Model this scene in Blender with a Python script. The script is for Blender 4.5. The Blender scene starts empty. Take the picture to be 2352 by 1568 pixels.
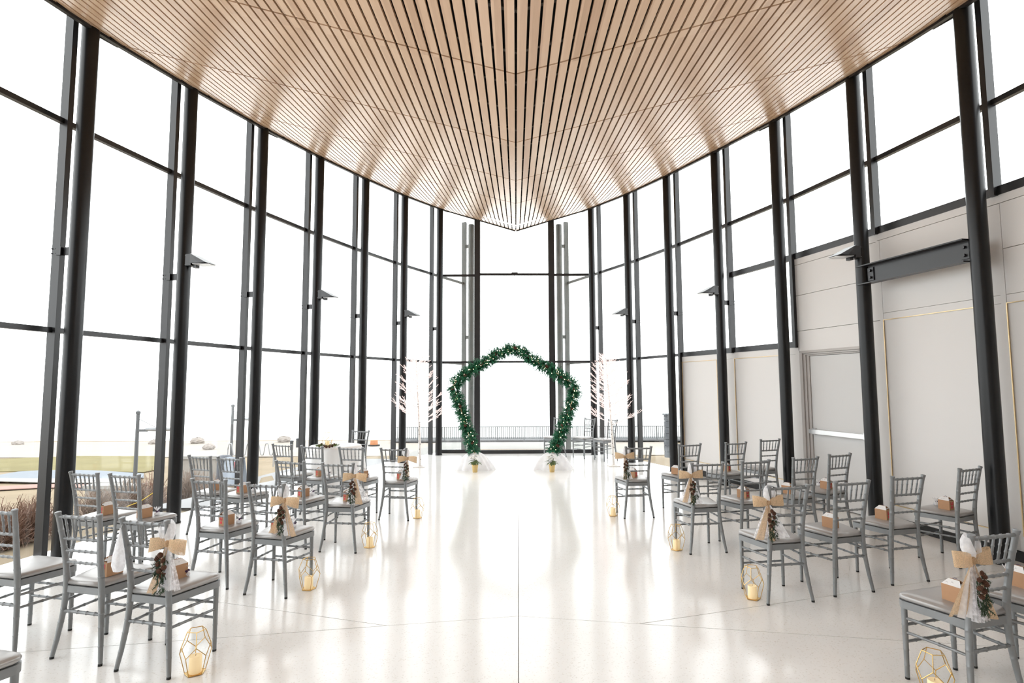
import bpy, math, random
import numpy as np
from mathutils import Vector, Matrix
random.seed(7)
S = bpy.context.scene
COL = S.collection
PI = math.pi

# ------------------------------------------------------------------ camera
F_PX, PITCH, ROLL, CAM_H = 1277.2, 0.0785, -0.0042, 1.71
cp_, sp_ = math.cos(PITCH), math.sin(PITCH)
_r = Vector((1, 0, 0)); _f = Vector((0, cp_, sp_)); _u = Vector((0, -sp_, cp_))
cr_, sr_ = math.cos(ROLL), math.sin(ROLL)
AX = cr_ * _r + sr_ * _u
AU = -sr_ * _r + cr_ * _u
AF = _f
EYE = Vector((0, 0, CAM_H))
cam = bpy.data.cameras.new('camera'); camo = bpy.data.objects.new('camera', cam); COL.objects.link(camo)
cam.sensor_fit = 'HORIZONTAL'; cam.sensor_width = 36.0; cam.lens = F_PX / 2352 * 36.0
cam.clip_start = 0.05; cam.clip_end = 2000
mm = Matrix((AX, AU, -AF)).transposed().to_4x4(); mm.translation = EYE
camo.matrix_world = mm
S.camera = camo

# ------------------------------------------------------------------ world / exposure
SKY = 4.0
w = bpy.data.worlds.new('world'); S.world = w; w.use_nodes = True
bg = w.node_tree.nodes['Background']
bg.inputs[0].default_value = (0.965, 0.985, 1.0, 1); bg.inputs[1].default_value = SKY
vs = S.view_settings
vs.view_transform = 'Standard'; vs.look = 'None'; vs.gamma = 1.0; vs.use_curve_mapping = False
vs.exposure = 0.0
S.cycles.transparent_max_bounces = 40

# ------------------------------------------------------------------ pixel helpers (direction only; depth from what is touched)
def ray(x, y): return (x - 1176) / F_PX * AX - (y - 784) / F_PX * AU + AF
def atz(x, y, z=0.0):
    d = ray(x, y); return EYE + d * ((z - CAM_H) / d.z)
def aty(x, y, Y):
    d = ray(x, y); return EYE + d * (Y / d.y)

# ------------------------------------------------------------------ materials
MATS = {}
def mat(name, col, rough=.5, metal=0., spec=.5, var=0., scale=8., emit=None, estr=0., bump=0., bscale=60., coat=0.):
    if name in MATS: return MATS[name]
    m = bpy.data.materials.new(name); m.use_nodes = True
    nt = m.node_tree; b = nt.nodes['Principled BSDF']
    b.inputs['Base Color'].default_value = (*col, 1)
    b.inputs['Roughness'].default_value = rough; b.inputs['Metallic'].default_value = metal
    b.inputs['Specular IOR Level'].default_value = spec
    b.inputs['Coat Weight'].default_value = coat
    tc = nt.nodes.new('ShaderNodeTexCoord')
    n = nt.nodes.new('ShaderNodeTexNoise'); n.inputs['Scale'].default_value = scale; n.inputs['Detail'].default_value = 4
    nt.links.new(tc.outputs['Object'], n.inputs['Vector'])
    mx = nt.nodes.new('ShaderNodeMix'); mx.data_type = 'RGBA'
    v = var if var else .04
    mx.inputs['A'].default_value = (*[c * (1 - v) for c in col], 1)
    mx.inputs['B'].default_value = (*[min(1, c * (1 + v)) for c in col], 1)
    nt.links.new(n.outputs['Fac'], mx.inputs['Factor']); nt.links.new(mx.outputs['Result'], b.inputs['Base Color'])
    if emit:
        b.inputs['Emission Color'].default_value = (*emit, 1); b.inputs['Emission Strength'].default_value = estr
    if bump:
        n2 = nt.nodes.new('ShaderNodeTexNoise'); n2.inputs['Scale'].default_value = bscale
        nt.links.new(tc.outputs['Object'], n2.inputs['Vector'])
        bp = nt.nodes.new('ShaderNodeBump'); bp.inputs['Strength'].default_value = bump; bp.inputs['Distance'].default_value = .01
        nt.links.new(n2.outputs['Fac'], bp.inputs['Height']); nt.links.new(bp.outputs['Normal'], b.inputs['Normal'])
    MATS[name] = m
    return m

def glass_mat(name, tint=(1, 1, 1), ior=1.45, gain=1.0):
    m = bpy.data.materials.new(name); m.use_nodes = True
    nt = m.node_tree; nt.nodes.clear()
    o = nt.nodes.new('ShaderNodeOutputMaterial'); mx = nt.nodes.new('ShaderNodeMixShader')
    t = nt.nodes.new('ShaderNodeBsdfTransparent'); t.inputs[0].default_value = (*tint, 1)
    g = nt.nodes.new('ShaderNodeBsdfGlossy'); g.inputs['Roughness'].default_value = 0.0
    lw = nt.nodes.new('ShaderNodeLayerWeight'); lw.inputs[0].default_value = .5      # Schlick reflectance, same from both faces
    pw = nt.nodes.new('ShaderNodeMath'); pw.operation = 'POWER'; pw.inputs[1].default_value = 5.0
    ml = nt.nodes.new('ShaderNodeMath'); ml.operation = 'MULTIPLY_ADD'; ml.inputs[1].default_value = .55 * gain; ml.inputs[2].default_value = ((ior - 1) / (ior + 1)) ** 2 * gain
    nt.links.new(lw.outputs['Facing'], pw.inputs[0]); nt.links.new(pw.outputs[0], ml.inputs[0]); nt.links.new(ml.outputs[0], mx.inputs[0])
    nt.links.new(t.outputs[0], mx.inputs[1]); nt.links.new(g.outputs[0], mx.inputs[2]); nt.links.new(mx.outputs[0], o.inputs[0])
    MATS[name] = m; return m

def cloth_mat(name, col, alpha, scale=140., tr=.5):
    """sheer fabric: woven open mesh + diffuse/translucent thread"""
    m = bpy.data.materials.new(name); m.use_nodes = True
    nt = m.node_tree; nt.nodes.clear()
    o = nt.nodes.new('ShaderNodeOutputMaterial')
    d = nt.nodes.new('ShaderNodeBsdfDiffuse'); d.inputs[0].default_value = (*col, 1)
    tl = nt.nodes.new('ShaderNodeBsdfTranslucent'); tl.inputs[0].default_value = (*col, 1)
    a = nt.nodes.new('ShaderNodeMixShader'); a.inputs[0].default_value = tr
    t = nt.nodes.new('ShaderNodeBsdfTransparent'); b = nt.nodes.new('ShaderNodeMixShader')
    tc = nt.nodes.new('ShaderNodeTexCoord'); n = nt.nodes.new('ShaderNodeTexNoise'); n.inputs['Scale'].default_value = scale
    n.inputs['Detail'].default_value = 3
    mp = nt.nodes.new('ShaderNodeMapRange'); mp.inputs[1].default_value = .35; mp.inputs[2].default_value = .65
    sw = min(.25, (1 - alpha) * .8)
    mp.inputs[3].default_value = alpha - sw; mp.inputs[4].default_value = min(1, alpha + sw)
    mc = nt.nodes.new('ShaderNodeMix'); mc.data_type = 'RGBA'
    mc.inputs['A'].default_value = (*[c * (.86 if col[2] < .6 else .96) for c in col], 1); mc.inputs['B'].default_value = (*[min(1, c * 1.08) for c in col], 1)
    L = nt.links.new
    L(tc.outputs['Object'], n.inputs['Vector']); L(n.outputs['Fac'], mp.inputs[0]); L(n.outputs['Fac'], mc.inputs['Factor'])
    L(mc.outputs['Result'], d.inputs[0]); L(mc.outputs['Result'], tl.inputs[0])
    L(d.outputs[0], a.inputs[1]); L(tl.outputs[0], a.inputs[2]); L(t.outputs[0], b.inputs[1]); L(a.outputs[0], b.inputs[2])
    L(mp.outputs[0], b.inputs[0]); L(b.outputs[0], o.inputs[0])
    MATS[name] = m; return m

def wood_mat():
    m = bpy.data.materials.new('maple_slat_wood'); m.use_nodes = True
    nt = m.node_tree; b = nt.nodes['Principled BSDF']; L = nt.links.new
    tc = nt.nodes.new('ShaderNodeTexCoord')
    sep = nt.nodes.new('ShaderNodeSeparateXYZ'); L(tc.outputs['Object'], sep.inputs[0])
    def mth(op, a, bv):
        n = nt.nodes.new('ShaderNodeMath'); n.operation = op
        if isinstance(a, (int, float)): n.inputs[0].default_value = a
        else: L(a, n.inputs[0])
        if isinstance(bv, (int, float)): n.inputs[1].default_value = bv
        else: L(bv, n.inputs[1])
        return n.outputs[0]
    ix = mth('FLOOR', mth('DIVIDE', mth('SUBTRACT', sep.outputs[0], .07), .0959), 0)
    iy = mth('FLOOR', mth('DIVIDE', mth('ADD', sep.outputs[1], .38), 1.7167), 0)
    cmb = nt.nodes.new('ShaderNodeCombineXYZ'); L(ix, cmb.inputs[0]); L(iy, cmb.inputs[1])
    wn = nt.nodes.new('ShaderNodeTexWhiteNoise'); L(cmb.outputs[0], wn.inputs['Vector'])
    mp = nt.nodes.new('ShaderNodeMapping'); mp.inputs['Scale'].default_value = (30, 1.2, 30); L(tc.outputs['Object'], mp.inputs[0])
    n = nt.nodes.new('ShaderNodeTexNoise'); n.inputs['Scale'].default_value = 1.5; n.inputs['Detail'].default_value = 6; L(mp.outputs[0], n.inputs['Vector'])
    fac = mth('ADD', mth('MULTIPLY', wn.outputs['Value'], .62), mth('MULTIPLY', n.outputs['Fac'], .38))
    cr = nt.nodes.new('ShaderNodeValToRGB')
    cr.color_ramp.elements[0].position = .08; cr.color_ramp.elements[0].color = (.63, .405, .258, 1)
    cr.color_ramp.elements[1].position = .95; cr.color_ramp.elements[1].color = (.89, .655, .47, 1)
    e = cr.color_ramp.elements.new(.5); e.color = (.795, .55, .37, 1)
    L(fac, cr.inputs[0]); L(cr.outputs[0], b.inputs['Base Color'])
    b.inputs['Roughness'].default_value = .33; b.inputs['Specular IOR Level'].default_value = .5
    b.inputs['Coat Weight'].default_value = .2; b.inputs['Coat Roughness'].default_value = .25
    MATS['wood'] = m; return m

def floor_mat():
    m = bpy.data.materials.new('white_terrazzo'); m.use_nodes = True
    nt = m.node_tree; b = nt.nodes['Principled BSDF']; L = nt.links.new
    tc = nt.nodes.new('ShaderNodeTexCoord')
    v = nt.nodes.new('ShaderNodeTexVoronoi'); v.inputs['Scale'].default_value = 130; L(tc.outputs['Object'], v.inputs['Vector'])
    cr = nt.nodes.new('ShaderNodeValToRGB'); cr.color_ramp.interpolation = 'LINEAR'
    cr.color_ramp.elements[0].position = .0; cr.color_ramp.elements[0].color = (.72, .69, .65, 1)
    cr.color_ramp.elements[1].position = .12; cr.color_ramp.elements[1].color = (.85, .838, .822, 1)
    sepc = nt.nodes.new('ShaderNodeSeparateColor'); L(v.outputs['Color'], sepc.inputs[0]); L(sepc.outputs[0], cr.inputs[0])
    n = nt.nodes.new('ShaderNodeTexNoise'); n.inputs['Scale'].default_value = .9; n.inputs['Detail'].default_value = 5; L(tc.outputs['Object'], n.inputs['Vector'])
    mx = nt.nodes.new('ShaderNodeMix'); mx.data_type = 'RGBA'; mx.blend_type = 'MULTIPLY'; mx.inputs['Factor'].default_value = 1
    c2 = nt.nodes.new('ShaderNodeValToRGB'); c2.color_ramp.elements[0].position = .3; c2.color_ramp.elements[0].color = (.95, .945, .94, 1)
    c2.color_ramp.elements[1].position = .7; c2.color_ramp.elements[1].color = (1, 1, 1, 1)
    L(n.outputs['Fac'], c2.inputs[0]); L(cr.outputs[0], mx.inputs['A']); L(c2.outputs[0], mx.inputs['B']); L(mx.outputs['Result'], b.inputs['Base Color'])
    n2 = nt.nodes.new('ShaderNodeTexNoise'); n2.inputs['Scale'].default_value = 3; L(tc.outputs['Object'], n2.inputs['Vector'])
    mr = nt.nodes.new('ShaderNodeMapRange'); mr.inputs[3].default_value = .11; mr.inputs[4].default_value = .18
    L(n2.outputs['Fac'], mr.inputs[0]); L(mr.outputs[0], b.inputs['Roughness'])
    b.inputs['Specular IOR Level'].default_value = .55
    MATS['floor'] = m; return m

WOOD = wood_mat(); FLOOR = floor_mat()
GLASS = glass_mat('window_glass', (.985, .995, .99), 1.45, 1.0)
GLASS2 = glass_mat('lantern_glass', (.995, .997, .995), 1.4, .45)
STEEL = mat('charcoal_painted_steel', (.018, .0175, .0195), .34, 0, .5, .15, 3)
STEEL_COL = mat('black_column_paint', (.0045, .0043, .0052), .3, 0, .36, .15, 3)
SILVER = mat('silver_chair_paint', (.235, .245, .252), .36, .25, .5, .08, 20)
VINYL = mat('silver_vinyl_cushion', (.40, .39, .385), .3, .25, .5, .05, 10, bump=.08, bscale=14)
BLACKGAP = mat('dark_gap', (.012, .011, .011), .8)
RUBBER = mat('black_rubber', (.015, .015, .015), .7)
PANEL = mat('warm_white_panel', (.735, .715, .70), .55, 0, .4, .02, 1.5)
GOLD = mat('brushed_gold', (.74, .56, .31), .35, .5, .5, .1, 30)
BRASS = mat('brass_wire', (.66, .43, .15), .28, .95, .5, .1, 40)
DOORP = mat('grey_door_paint', (.60, .59, .58), .42, 0, .5, .02, 2)
CASING = mat('taupe_door_casing', (.46, .43, .41), .45, 0, .5, .03, 4)
CHROME = mat('satin_aluminium', (.75, .75, .76), .28, .8, .5, .04, 10)
TULLE = cloth_mat('white_tulle', (.93, .92, .96), .6, 60, .5)
TULLE2 = cloth_mat('dense_white_tulle', (.94, .93, .965), .9, 40, .5)
HEAP = cloth_mat('heaped_white_tulle', (.95, .93, .955), .95, 9, .4)
BURLAP = cloth_mat('tan_burlap_ribbon', (.74, .55, .36), .84, 190, .4)
KRAFT = mat('kraft_cardboard', (.46, .265, .15), .75, 0, .3, .06, 30)
TISSUE = mat('white_tissue_paper', (.80, .79, .79), .8, 0, .2)
REDINK = mat('red_print', (.72, .03, .07), .6)
PURPLE = mat('dark_purple_satin', (.045, .012, .07), .4)
CONE = mat('pinecone_brown', (.085, .036, .02), .7, 0, .3, .35, 60)
CONETIP = mat('frosted_cone_tip', (.42, .33, .29), .7)
NEEDLE = mat('evergreen_needles', (.017, .15, .068), .55, 0, .4, .5, 14)
SPRIG = mat('dark_sprig', (.03, .055, .028), .6, 0, .3, .4, 40)
BULB = mat('warm_white_bulb', (1, .9, .7), .4, emit=(1, .78, .48), estr=4.5)
CANDLE = mat('ivory_candle', (.86, .70, .45), .5, emit=(1, .72, .36), estr=.34)
BIRCH = mat('white_birch_paint', (.80, .76, .73), .6, 0, .3, .06, 30)
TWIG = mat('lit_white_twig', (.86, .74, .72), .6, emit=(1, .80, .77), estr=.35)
BARK = mat('dark_bark_fleck', (.09, .07, .06), .8)
LINEN = mat('white_tablecloth', (.80, .80, .80), .8, 0, .2, .02, 6)
POT = mat('gold_foil_pot', (.72, .52, .22), .42, .35, .5, .08, 30)
LEAF = mat('poinsettia_leaf', (.10, .14, .045), .55, 0, .4, .3, 40)
BRACT = mat('white_bract', (.82, .80, .76), .55, 0, .3, .05, 40)

# ------------------------------------------------------------------ mesh builder
class MB:
    def __init__(s): s.v = []; s.f = []
    def add(s, vs, fs):
        o = len(s.v); s.v += [tuple(p) for p in vs]; s.f += [tuple(i + o for i in f) for f in fs]; return s
    def box(s, c, sz, R=None):
        x, y, z = sz[0] / 2, sz[1] / 2, sz[2] / 2
        P = [Vector((a * x, b * y, d * z)) for d in (-1, 1) for b in (-1, 1) for a in (-1, 1)]
        if R is not None: P = [R @ p for p in P]
        c = Vector(c)
        return s.add([p + c for p in P], [(0, 2, 3, 1), (4, 5, 7, 6), (0, 1, 5, 4), (2, 6, 7, 3), (0, 4, 6, 2), (1, 3, 7, 5)])
    def bar(s, a, b, w_, h_, side):
        """box from a to b; w_ along horizontal-ish 'side' vector, h_ along the third"""
        a, b = Vector(a), Vector(b); d = (b - a); L_ = d.length; d.normalize()
        sd = Vector(side); sd = (sd - d * sd.dot(d)).normalized(); up = d.cross(sd)
        R = Matrix((sd, up, d)).transposed()
        return s.box((a + b) / 2, (w_, h_, L_), R)
    def tube(s, pts, rad, n=8, cap=True):
        pts = [Vector(p) for p in pts]
        if not isinstance(rad, (list, tuple)): rad = [rad] * len(pts)
        vs = []; fs = []
        t0 = (pts[1] - pts[0]).normalized()
        ref = Vector((0, 0, 1)) if abs(t0.z) < .9 else Vector((1, 0, 0))
        u = t0.cross(ref).normalized()
        for i, p in enumerate(pts):
            if i == 0: t = pts[1] - pts[0]
            elif i == len(pts) - 1: t = pts[-1] - pts[-2]
            else: t = pts[i + 1] - pts[i - 1]
            t.normalize(); u = (u - t * u.dot(t)).normalized(); v_ = t.cross(u)
            for k in range(n):
                a = 2 * PI * k / n; vs.append(p + (u * math.cos(a) + v_ * math.sin(a)) * rad[i])
        for i in range(len(pts) - 1):
            for k in range(n):
                k2 = (k + 1) % n; fs.append((i * n + k, i * n + k2, (i + 1) * n + k2, (i + 1) * n + k))
        if cap:
            fs.append(tuple(range(n - 1, -1, -1))); fs.append(tuple((len(pts) - 1) * n + k for k in range(n)))
        return s.add(vs, fs)
    def lathe(s, prof, n=16, c=(0, 0, 0), sq=None):
        vs = []; fs = []; c = Vector(c)
        for r, z in prof:
            for k in range(n):
                a = 2 * PI * k / n; rr = r * (sq(a, z) if sq else 1); vs.append(c + Vector((rr * math.cos(a), rr * math.sin(a), z)))
        for i in range(len(prof) - 1):
            for k in range(n):
                k2 = (k + 1) % n; fs.append((i * n + k, i * n + k2, (i + 1) * n + k2, (i + 1) * n + k))
        fs.append(tuple(range(n - 1, -1, -1))); fs.append(tuple((len(prof) - 1) * n + k for k in range(n)))
        return s.add(vs, fs)
    def grid(s, fn, nu, nv, thick=0.0):
        vs = [fn(i / nu, j / nv) for j in range(nv + 1) for i in range(nu + 1)]
        fs = [(j * (nu + 1) + i, j * (nu + 1) + i + 1, (j + 1) * (nu + 1) + i + 1, (j + 1) * (nu + 1) + i) for j in range(nv) for i in range(nu)]
        return s.add(vs, fs)
    def prism(s, poly, z0, z1):
        n = len(poly)
        vs = [(p[0], p[1], z0) for p in poly] + [(p[0], p[1], z1) for p in poly]
        fs = [tuple(range(n - 1, -1, -1)), tuple(range(n, 2 * n))] + [(i, (i + 1) % n, n + (i + 1) % n, n + i) for i in range(n)]
        return s.add(vs, fs)
    def xform(s, M):
        s.v = [tuple(M @ Vector(p)) for p in s.v]; return s
    def mesh(s, name, m, smooth=False):
        me = bpy.data.meshes.new(name); me.from_pydata(s.v, [], s.f); me.update()
        me.materials.append(m)
        if smooth: me.polygons.foreach_set('use_smooth', [True] * len(me.polygons))
        return me
    def build(s, name, m, parent=None, smooth=False):
        o = bpy.data.objects.new(name, s.mesh(name, m, smooth)); COL.objects.link(o)
        if parent is not None: o.parent = parent
        return o
def smooth_by_angle(o, ang=40):
    me = o.data
    me.polygons.foreach_set('use_smooth', [True] * len(me.polygons))
    try: me.set_sharp_from_angle(angle=math.radians(ang))
    except Exception: pass
    return o
def inst(name, me, parent=None, M=None):
    o = bpy.data.objects.new(name, me); COL.objects.link(o)
    if parent is not None: o.parent = parent
    if M is not None: o.matrix_local = M
    return o
def tag(o, label=None, cat=None, group=None, kind=None):
    if label: o['label'] = label
    if cat: o['category'] = cat
    if group: o['group'] = group
    if kind: o['kind'] = kind
    return o
def empty(name, loc=(0, 0, 0), rz=0):
    o = bpy.data.objects.new(name, None); COL.objects.link(o); o.location = loc; o.rotation_euler = (0, 0, rz)
    o.empty_display_size = .1; return o
def copy_tree(o, parent=None):
    c = o.copy(); COL.objects.link(c); c.parent = parent
    for ch in list(o.children): copy_tree(ch, c)
    return c
def T(x, y, z=0): return Matrix.Translation((x, y, z))
def RZ(a): return Matrix.Rotation(a, 4, 'Z')

# ------------------------------------------------------------------ plan of the curtain walls
ML = [(-5.38, -2.82), (-5.40, -1.38), (-5.38, .06), (-5.33, 1.50), (-5.23, 2.94), (-5.07, 4.376), (-4.849, 5.806), (-4.566, 7.225), (-4.226, 8.634), (-3.796, 10.026), (-3.305, 11.382), (-2.74, 12.732), (-2.089, 14.046)]
MR = [(5.46, -2.9), (5.48, -1.5), (5.45, -.08), (5.39, 1.30), (5.28, 2.70), (5.13, 4.09), (4.94, 5.497), (4.671, 6.928), (4.337, 8.372), (3.912, 9.738), (3.443, 11.188), (2.908, 12.599), (2.279, 13.979)]
ML = [Vector((a, b, 0)) for a, b in ML]; MR = [Vector((a, b, 0)) for a, b in MR]
I1 = 6                         # index of the nearest post in view
ZT1, ZT2, ZT15 = 2.306, 4.559, 3.64
def tn(M, i, sgn):
    a = M[max(i - 1, 0)]; b = M[min(i + 1, len(M) - 1)]
    t = (b - a).normalized(); return t, Vector((t.y, -t.x, 0)) * sgn
YEND = 14.15
def x0(y): return .0071276 * y + .01016
def zk(y): return .00641592 * y * y + .00901421 * y + 4.29292 if y > 0 else 4.29292 + .00901421 * y
def kk(y): return .226 + (.006 * (y - 6) if y > 6 else 0) + (.0054 * (y - 12) ** 2 if y > 12 else 0)
def surf(x, y): return zk(y) + kk(y) * abs(x - x0(y))
EDGE_OFF = .34
def edge_line(M, sgn):
    P = []
    for i in range(len(M)):
        t, n = tn(M, i, sgn); P.append(M[i] + n * EDGE_OFF)
    P.append(P[-1] + (P[-1] - P[-2]) * .6)
    return P
EL, ER = edge_line(ML, 1), edge_line(MR, -1)
ELy = np.array([p.y for p in EL]); ELu = np.array([abs(p.x - x0(p.y)) for p in EL])
ERy = np.array([p.y for p in ER]); ERu = np.array([abs(p.x - x0(p.y)) for p in ER])
def halfw(y, left): return float(np.interp(y, ELy, ELu)) if left else float(np.interp(y, ERy, ERu))
def roofz(y): 
    yy = max(min(y, 15.5), -4); return max(surf(-halfw(min(yy, 14.1), True), min(yy, 14.1)), 5.4) + .5

# ------------------------------------------------------------------ floor
C0 = lambda y: .1 - .0101 * (10.33 - y)
def floor_slabs():
    fl = empty('floor'); tag(fl, kind='structure')
    back = -4.2
    def right_pts(y0, y1):
        pts = [(p.x + .05, p.y) for p in MR if y0 < p.y < y1]
        return pts
    rx = lambda y: float(np.interp(y, [p.y for p in MR], [p.x + .05 for p in MR]))
    lx = lambda y: float(np.interp(y, [p.y for p in ML], [p.x - .05 for p in ML]))
    g = .0022
    jA = lambda x: 4.28 - .165 * abs(x - .04)
    jB = lambda x: 3.855 + .31 * abs(x)
    for s, M, wx in ((1, MR, rx), (-1, ML, lx)):
        side = lambda y0, y1: [(wx(y), y) for y in sorted([p.y for p in M if y0 < p.y < y1])]
        xa = .9 * s
        ya = jA(xa)
        # wall crossing of A and B
        def cross(fn):
            y = 4.5
            for _ in range(40): y = fn(wx(y))
            return y
        yA, yB = cross(jA), cross(jB)
        c = lambda y: C0(y) + g * s
        near = [(c(back), back)] + [(wx(back), back)] + side(back, yA) + [(wx(yA), yA - g)] + [(xa, ya - g), (c(4.28), 4.28 - g)]
        wedge = [(xa + .02 * s, ya + g * .5), (wx(yA), yA + g)] + side(yA, yB) + [(wx(yB), yB - g)]
        far = [(c(4.28), 4.28 + g), (xa, ya + g), (wx(yB), yB + g)] + side(yB, 14.25) + [(wx(14.04), 14.25), (c(14.25), 14.25)]
        for poly in (near, wedge, far):
            if s < 0: poly = poly[::-1]
            MB().prism(poly, -.06, 0).build('slab', FLOOR, fl)
    b = MB(); b.prism([(lx(back), back), (rx(back), back)] + [(p.x + .05, p.y) for p in MR if p.y > back] + [(2.2, 14.4), (1.6, 15.7), (-1.4, 15.7), (-2, 14.4)] + [(p.x - .05, p.y) for p in reversed(ML) if p.y > back], -.2, -.0605)
    b.build('joint_filler', mat('grey_joint_filler', (.22, .16, .11), .8), fl)
floor_slabs()

# ------------------------------------------------------------------ glazing bays
def vert_post(mb, p, n, t, depth, width, z0, z1, off=0.):
    """rectangular post with outer face at p, reaching 'depth' inward"""
    R = Matrix((n, t, Vector((0, 0, 1)))).transposed()
    mb.box(Vector((p.x, p.y, (z0 + z1) / 2)) + n * (depth / 2 + off), (depth, width, z1 - z0), R)
wn_ = [0]
def bay_window(M, i, sgn, levels, z0, place, tx_w=.055, dark=STEEL):
    """glazing between post i and i+1; levels = transom heights"""
    wn_[0] += 1
    a, b = M[i], M[i + 1]
    t = (b - a).normalized(); n = Vector((t.y, -t.x, 0)) * sgn
    wdw = empty('window_%d' % wn_[0]); tag(wdw, kind='structure')
    ztop = roofz((a.y + b.y) / 2) + .05
    tt, nn = tn(M, i, sgn)
    mb = MB(); vert_post(mb, a, nn, tt, .10, .06, max(z0 - .05, 0) if z0 > .5 else z0, ztop); mb.build('mullion', dark, wdw)
    if i + 1 == len(M) - 1 :
        tt, nn = tn(M, i + 1, sgn); mb = MB(); vert_post(mb, b, nn, tt, .10, .06, z0, ztop); mb.build('mullion', dark, wdw)
    if z0 > .5: levels = (z0,) + tuple(levels)
    zs = ([z0] if z0 < .5 else []) + list(levels) + [ztop]
    for q, z in enumerate(levels):
        h = tx_w if not (z in (ZT15, ZT1) and z0 > .5) else .09
        MB().bar(a + n * .03 + Vector((0, 0, z)) + t * .03, b + n * .03 + Vector((0, 0, z)) - t * .03, .055, h, n).build('transom', dark, wdw)
    for q in range(len(zs) - 1):
        za, zb = zs[q], zs[q + 1]
        MB().bar(a + n * .02 + t * .02 + Vector((0, 0, (za + zb) / 2)), b + n * .02 - t * .02 + Vector((0, 0, (za + zb) / 2)), .012, zb - za - .02, n).build('pane', GLASS, wdw)
    return wdw
for i in range(0, len(ML) - 1): bay_window(ML, i, 1, (ZT1, ZT2), .0, 'left')
NEAR_SOLID = {}
for i in range(0, len(MR) - 1):
    k = i - I1            # bay index: 0 = between post 1 and 2
    if k <= 1: lv, z0 = (ZT2,), ZT15
    elif k == 2: lv, z0 = (ZT15, ZT2), ZT1
    elif k == 3: lv, z0 = (ZT2,), ZT1
    else: lv, z0 = (ZT1, ZT2), .0
    bay_window(MR, i, -1, lv, z0, 'right')

# end wall of the prow
def end_wall():
    wn_[0] += 1
    wd = empty('window_%d' % wn_[0]); tag(wd, kind='structure')
    n = Vector((0, -1, 0)); t = Vector((1, 0, 0))
    xl, xr = -2.02, 2.22
    pl, pr = aty(1096, 1000, 14.2).x, aty(1270, 1000, 14.2).x
    yl, yc, yr = 14.33, 14.15, 14.27
    zt = 6.2
    for (x, y, w_, d) in ((pl, 14.16, .15, .14), (pr, 14.18, .155, .14)):
        mb = MB(); mb.box((x, y + .06, zt / 2), (w_, d, zt)); mb.build('mullion', STEEL, wd)
    for (xa, ya, xb, yb) in ((xl + .1, 14.3, pl - .075, 14.29), (pl + .075, yc, pr - .077, yc + .04), (pr + .077, 14.25, xr - .1, 14.24)):
        A_, B_ = Vector((xa, ya, 0)), Vector((xb, yb, 0))
        for z, h in ((.045, .09), (ZT1, .05), (ZT2, .055)):
            MB().bar(A_ + Vector((0, 0, z)), B_ + Vector((0, 0, z)), .06, h, n).build('transom' if z > .1 else 'sill', STEEL, wd)
        for za, zb in ((.09, ZT1 - .025), (ZT1 + .025, ZT2 - .03), (ZT2 + .03, zt)):
            MB().bar(A_ + Vector((0, 0, (za + zb) / 2)), B_ + Vector((0, 0, (za + zb) / 2)), .012, zb - za, n).build('pane', GLASS, wd)
    # pull cord with hook hanging from the middle transom
    o = empty('window_pull_cord', (.075, yc - .05, ZT2))
    MB().box((0, 0, 0), (.16, .05, .075)).build('latch', STEEL, o)
    MB().tube([(.0, -.01, -.03), (.006, -.01, -.2), (.0, -.01, -.36), (.012, -.01, -.5)], .006, 6).build('cord', mat('grey_cord', (.3, .3, .3), .6), o)
    MB().tube([(.012, -.01, -.5), (.016, -.01, -.525), (.0, -.01, -.535), (-.008, -.01, -.52)], .006, 6).build('hook', STEEL, o)
    tag(o, 'thin grey pull cord hanging from the middle transom above the garland arch', 'cord')
end_wall()

# outer prow bay beyond the end glass: one more post and column on either side
GREYP = mat('glass_veiled_grey_steel', (.14, .145, .14), .5, 0, .4, .25, 6)  # veil of reflections on the end glass, painted into the steel as grey
for sgn, M, P8, lab in ((1, ML, Vector((-1.386, 15.43, 0)), 'left'), (-1, MR, Vector((1.59, 15.45, 0)), 'right')):
    wn_[0] += 1
    wd = empty('window_%d' % wn_[0]); tag(wd, kind='structure')
    a = M[-1]; t = (P8 - a).normalized(); n = Vector((t.y, -t.x, 0)) * sgn
    mb = MB(); vert_post(mb, P8, n, t, .12, .07, -.1, 6.3); mb.build('mullion', GREYP, wd)
    for z in (ZT1, ZT2):
        MB().bar(a + n * .03 + Vector((0, 0, z)) + t * .1, P8 + n * .03 + Vector((0, 0, z)), .055, .055, n).build('transom', GREYP, wd)
    for za, zb in ((0, ZT1), (ZT1, ZT2), (ZT2, 6.2)):
        MB().bar(a + n * .02 + t * .1 + Vector((0, 0, (za + zb) / 2)), P8 + n * .02 + Vector((0, 0, (za + zb) / 2)), .012, zb - za - .03, n).build('pane', GLASS, wd)
    o = empty('column', P8 + n * .29 + Vector((0, 0, -.1)))
    smooth_by_angle(MB().lathe([(.082, 0), (.082, 6.3)], 20).build('shaft', GREYP, o))
    for z in (3.14, 5.7):
        mb = MB(); R = Matrix((n, t, Vector((0, 0, 1)))).transposed(); mb.box(n * -.12 + Vector((0, 0, z)), (.13, .03, .09), R); mb.build('bracket', GREYP, o)
    tag(o, 'grey column seen through the end glass %s of the garland arch' % ('just left' if sgn > 0 else 'just right'), 'column', 'grey columns outside the end glass')

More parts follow.
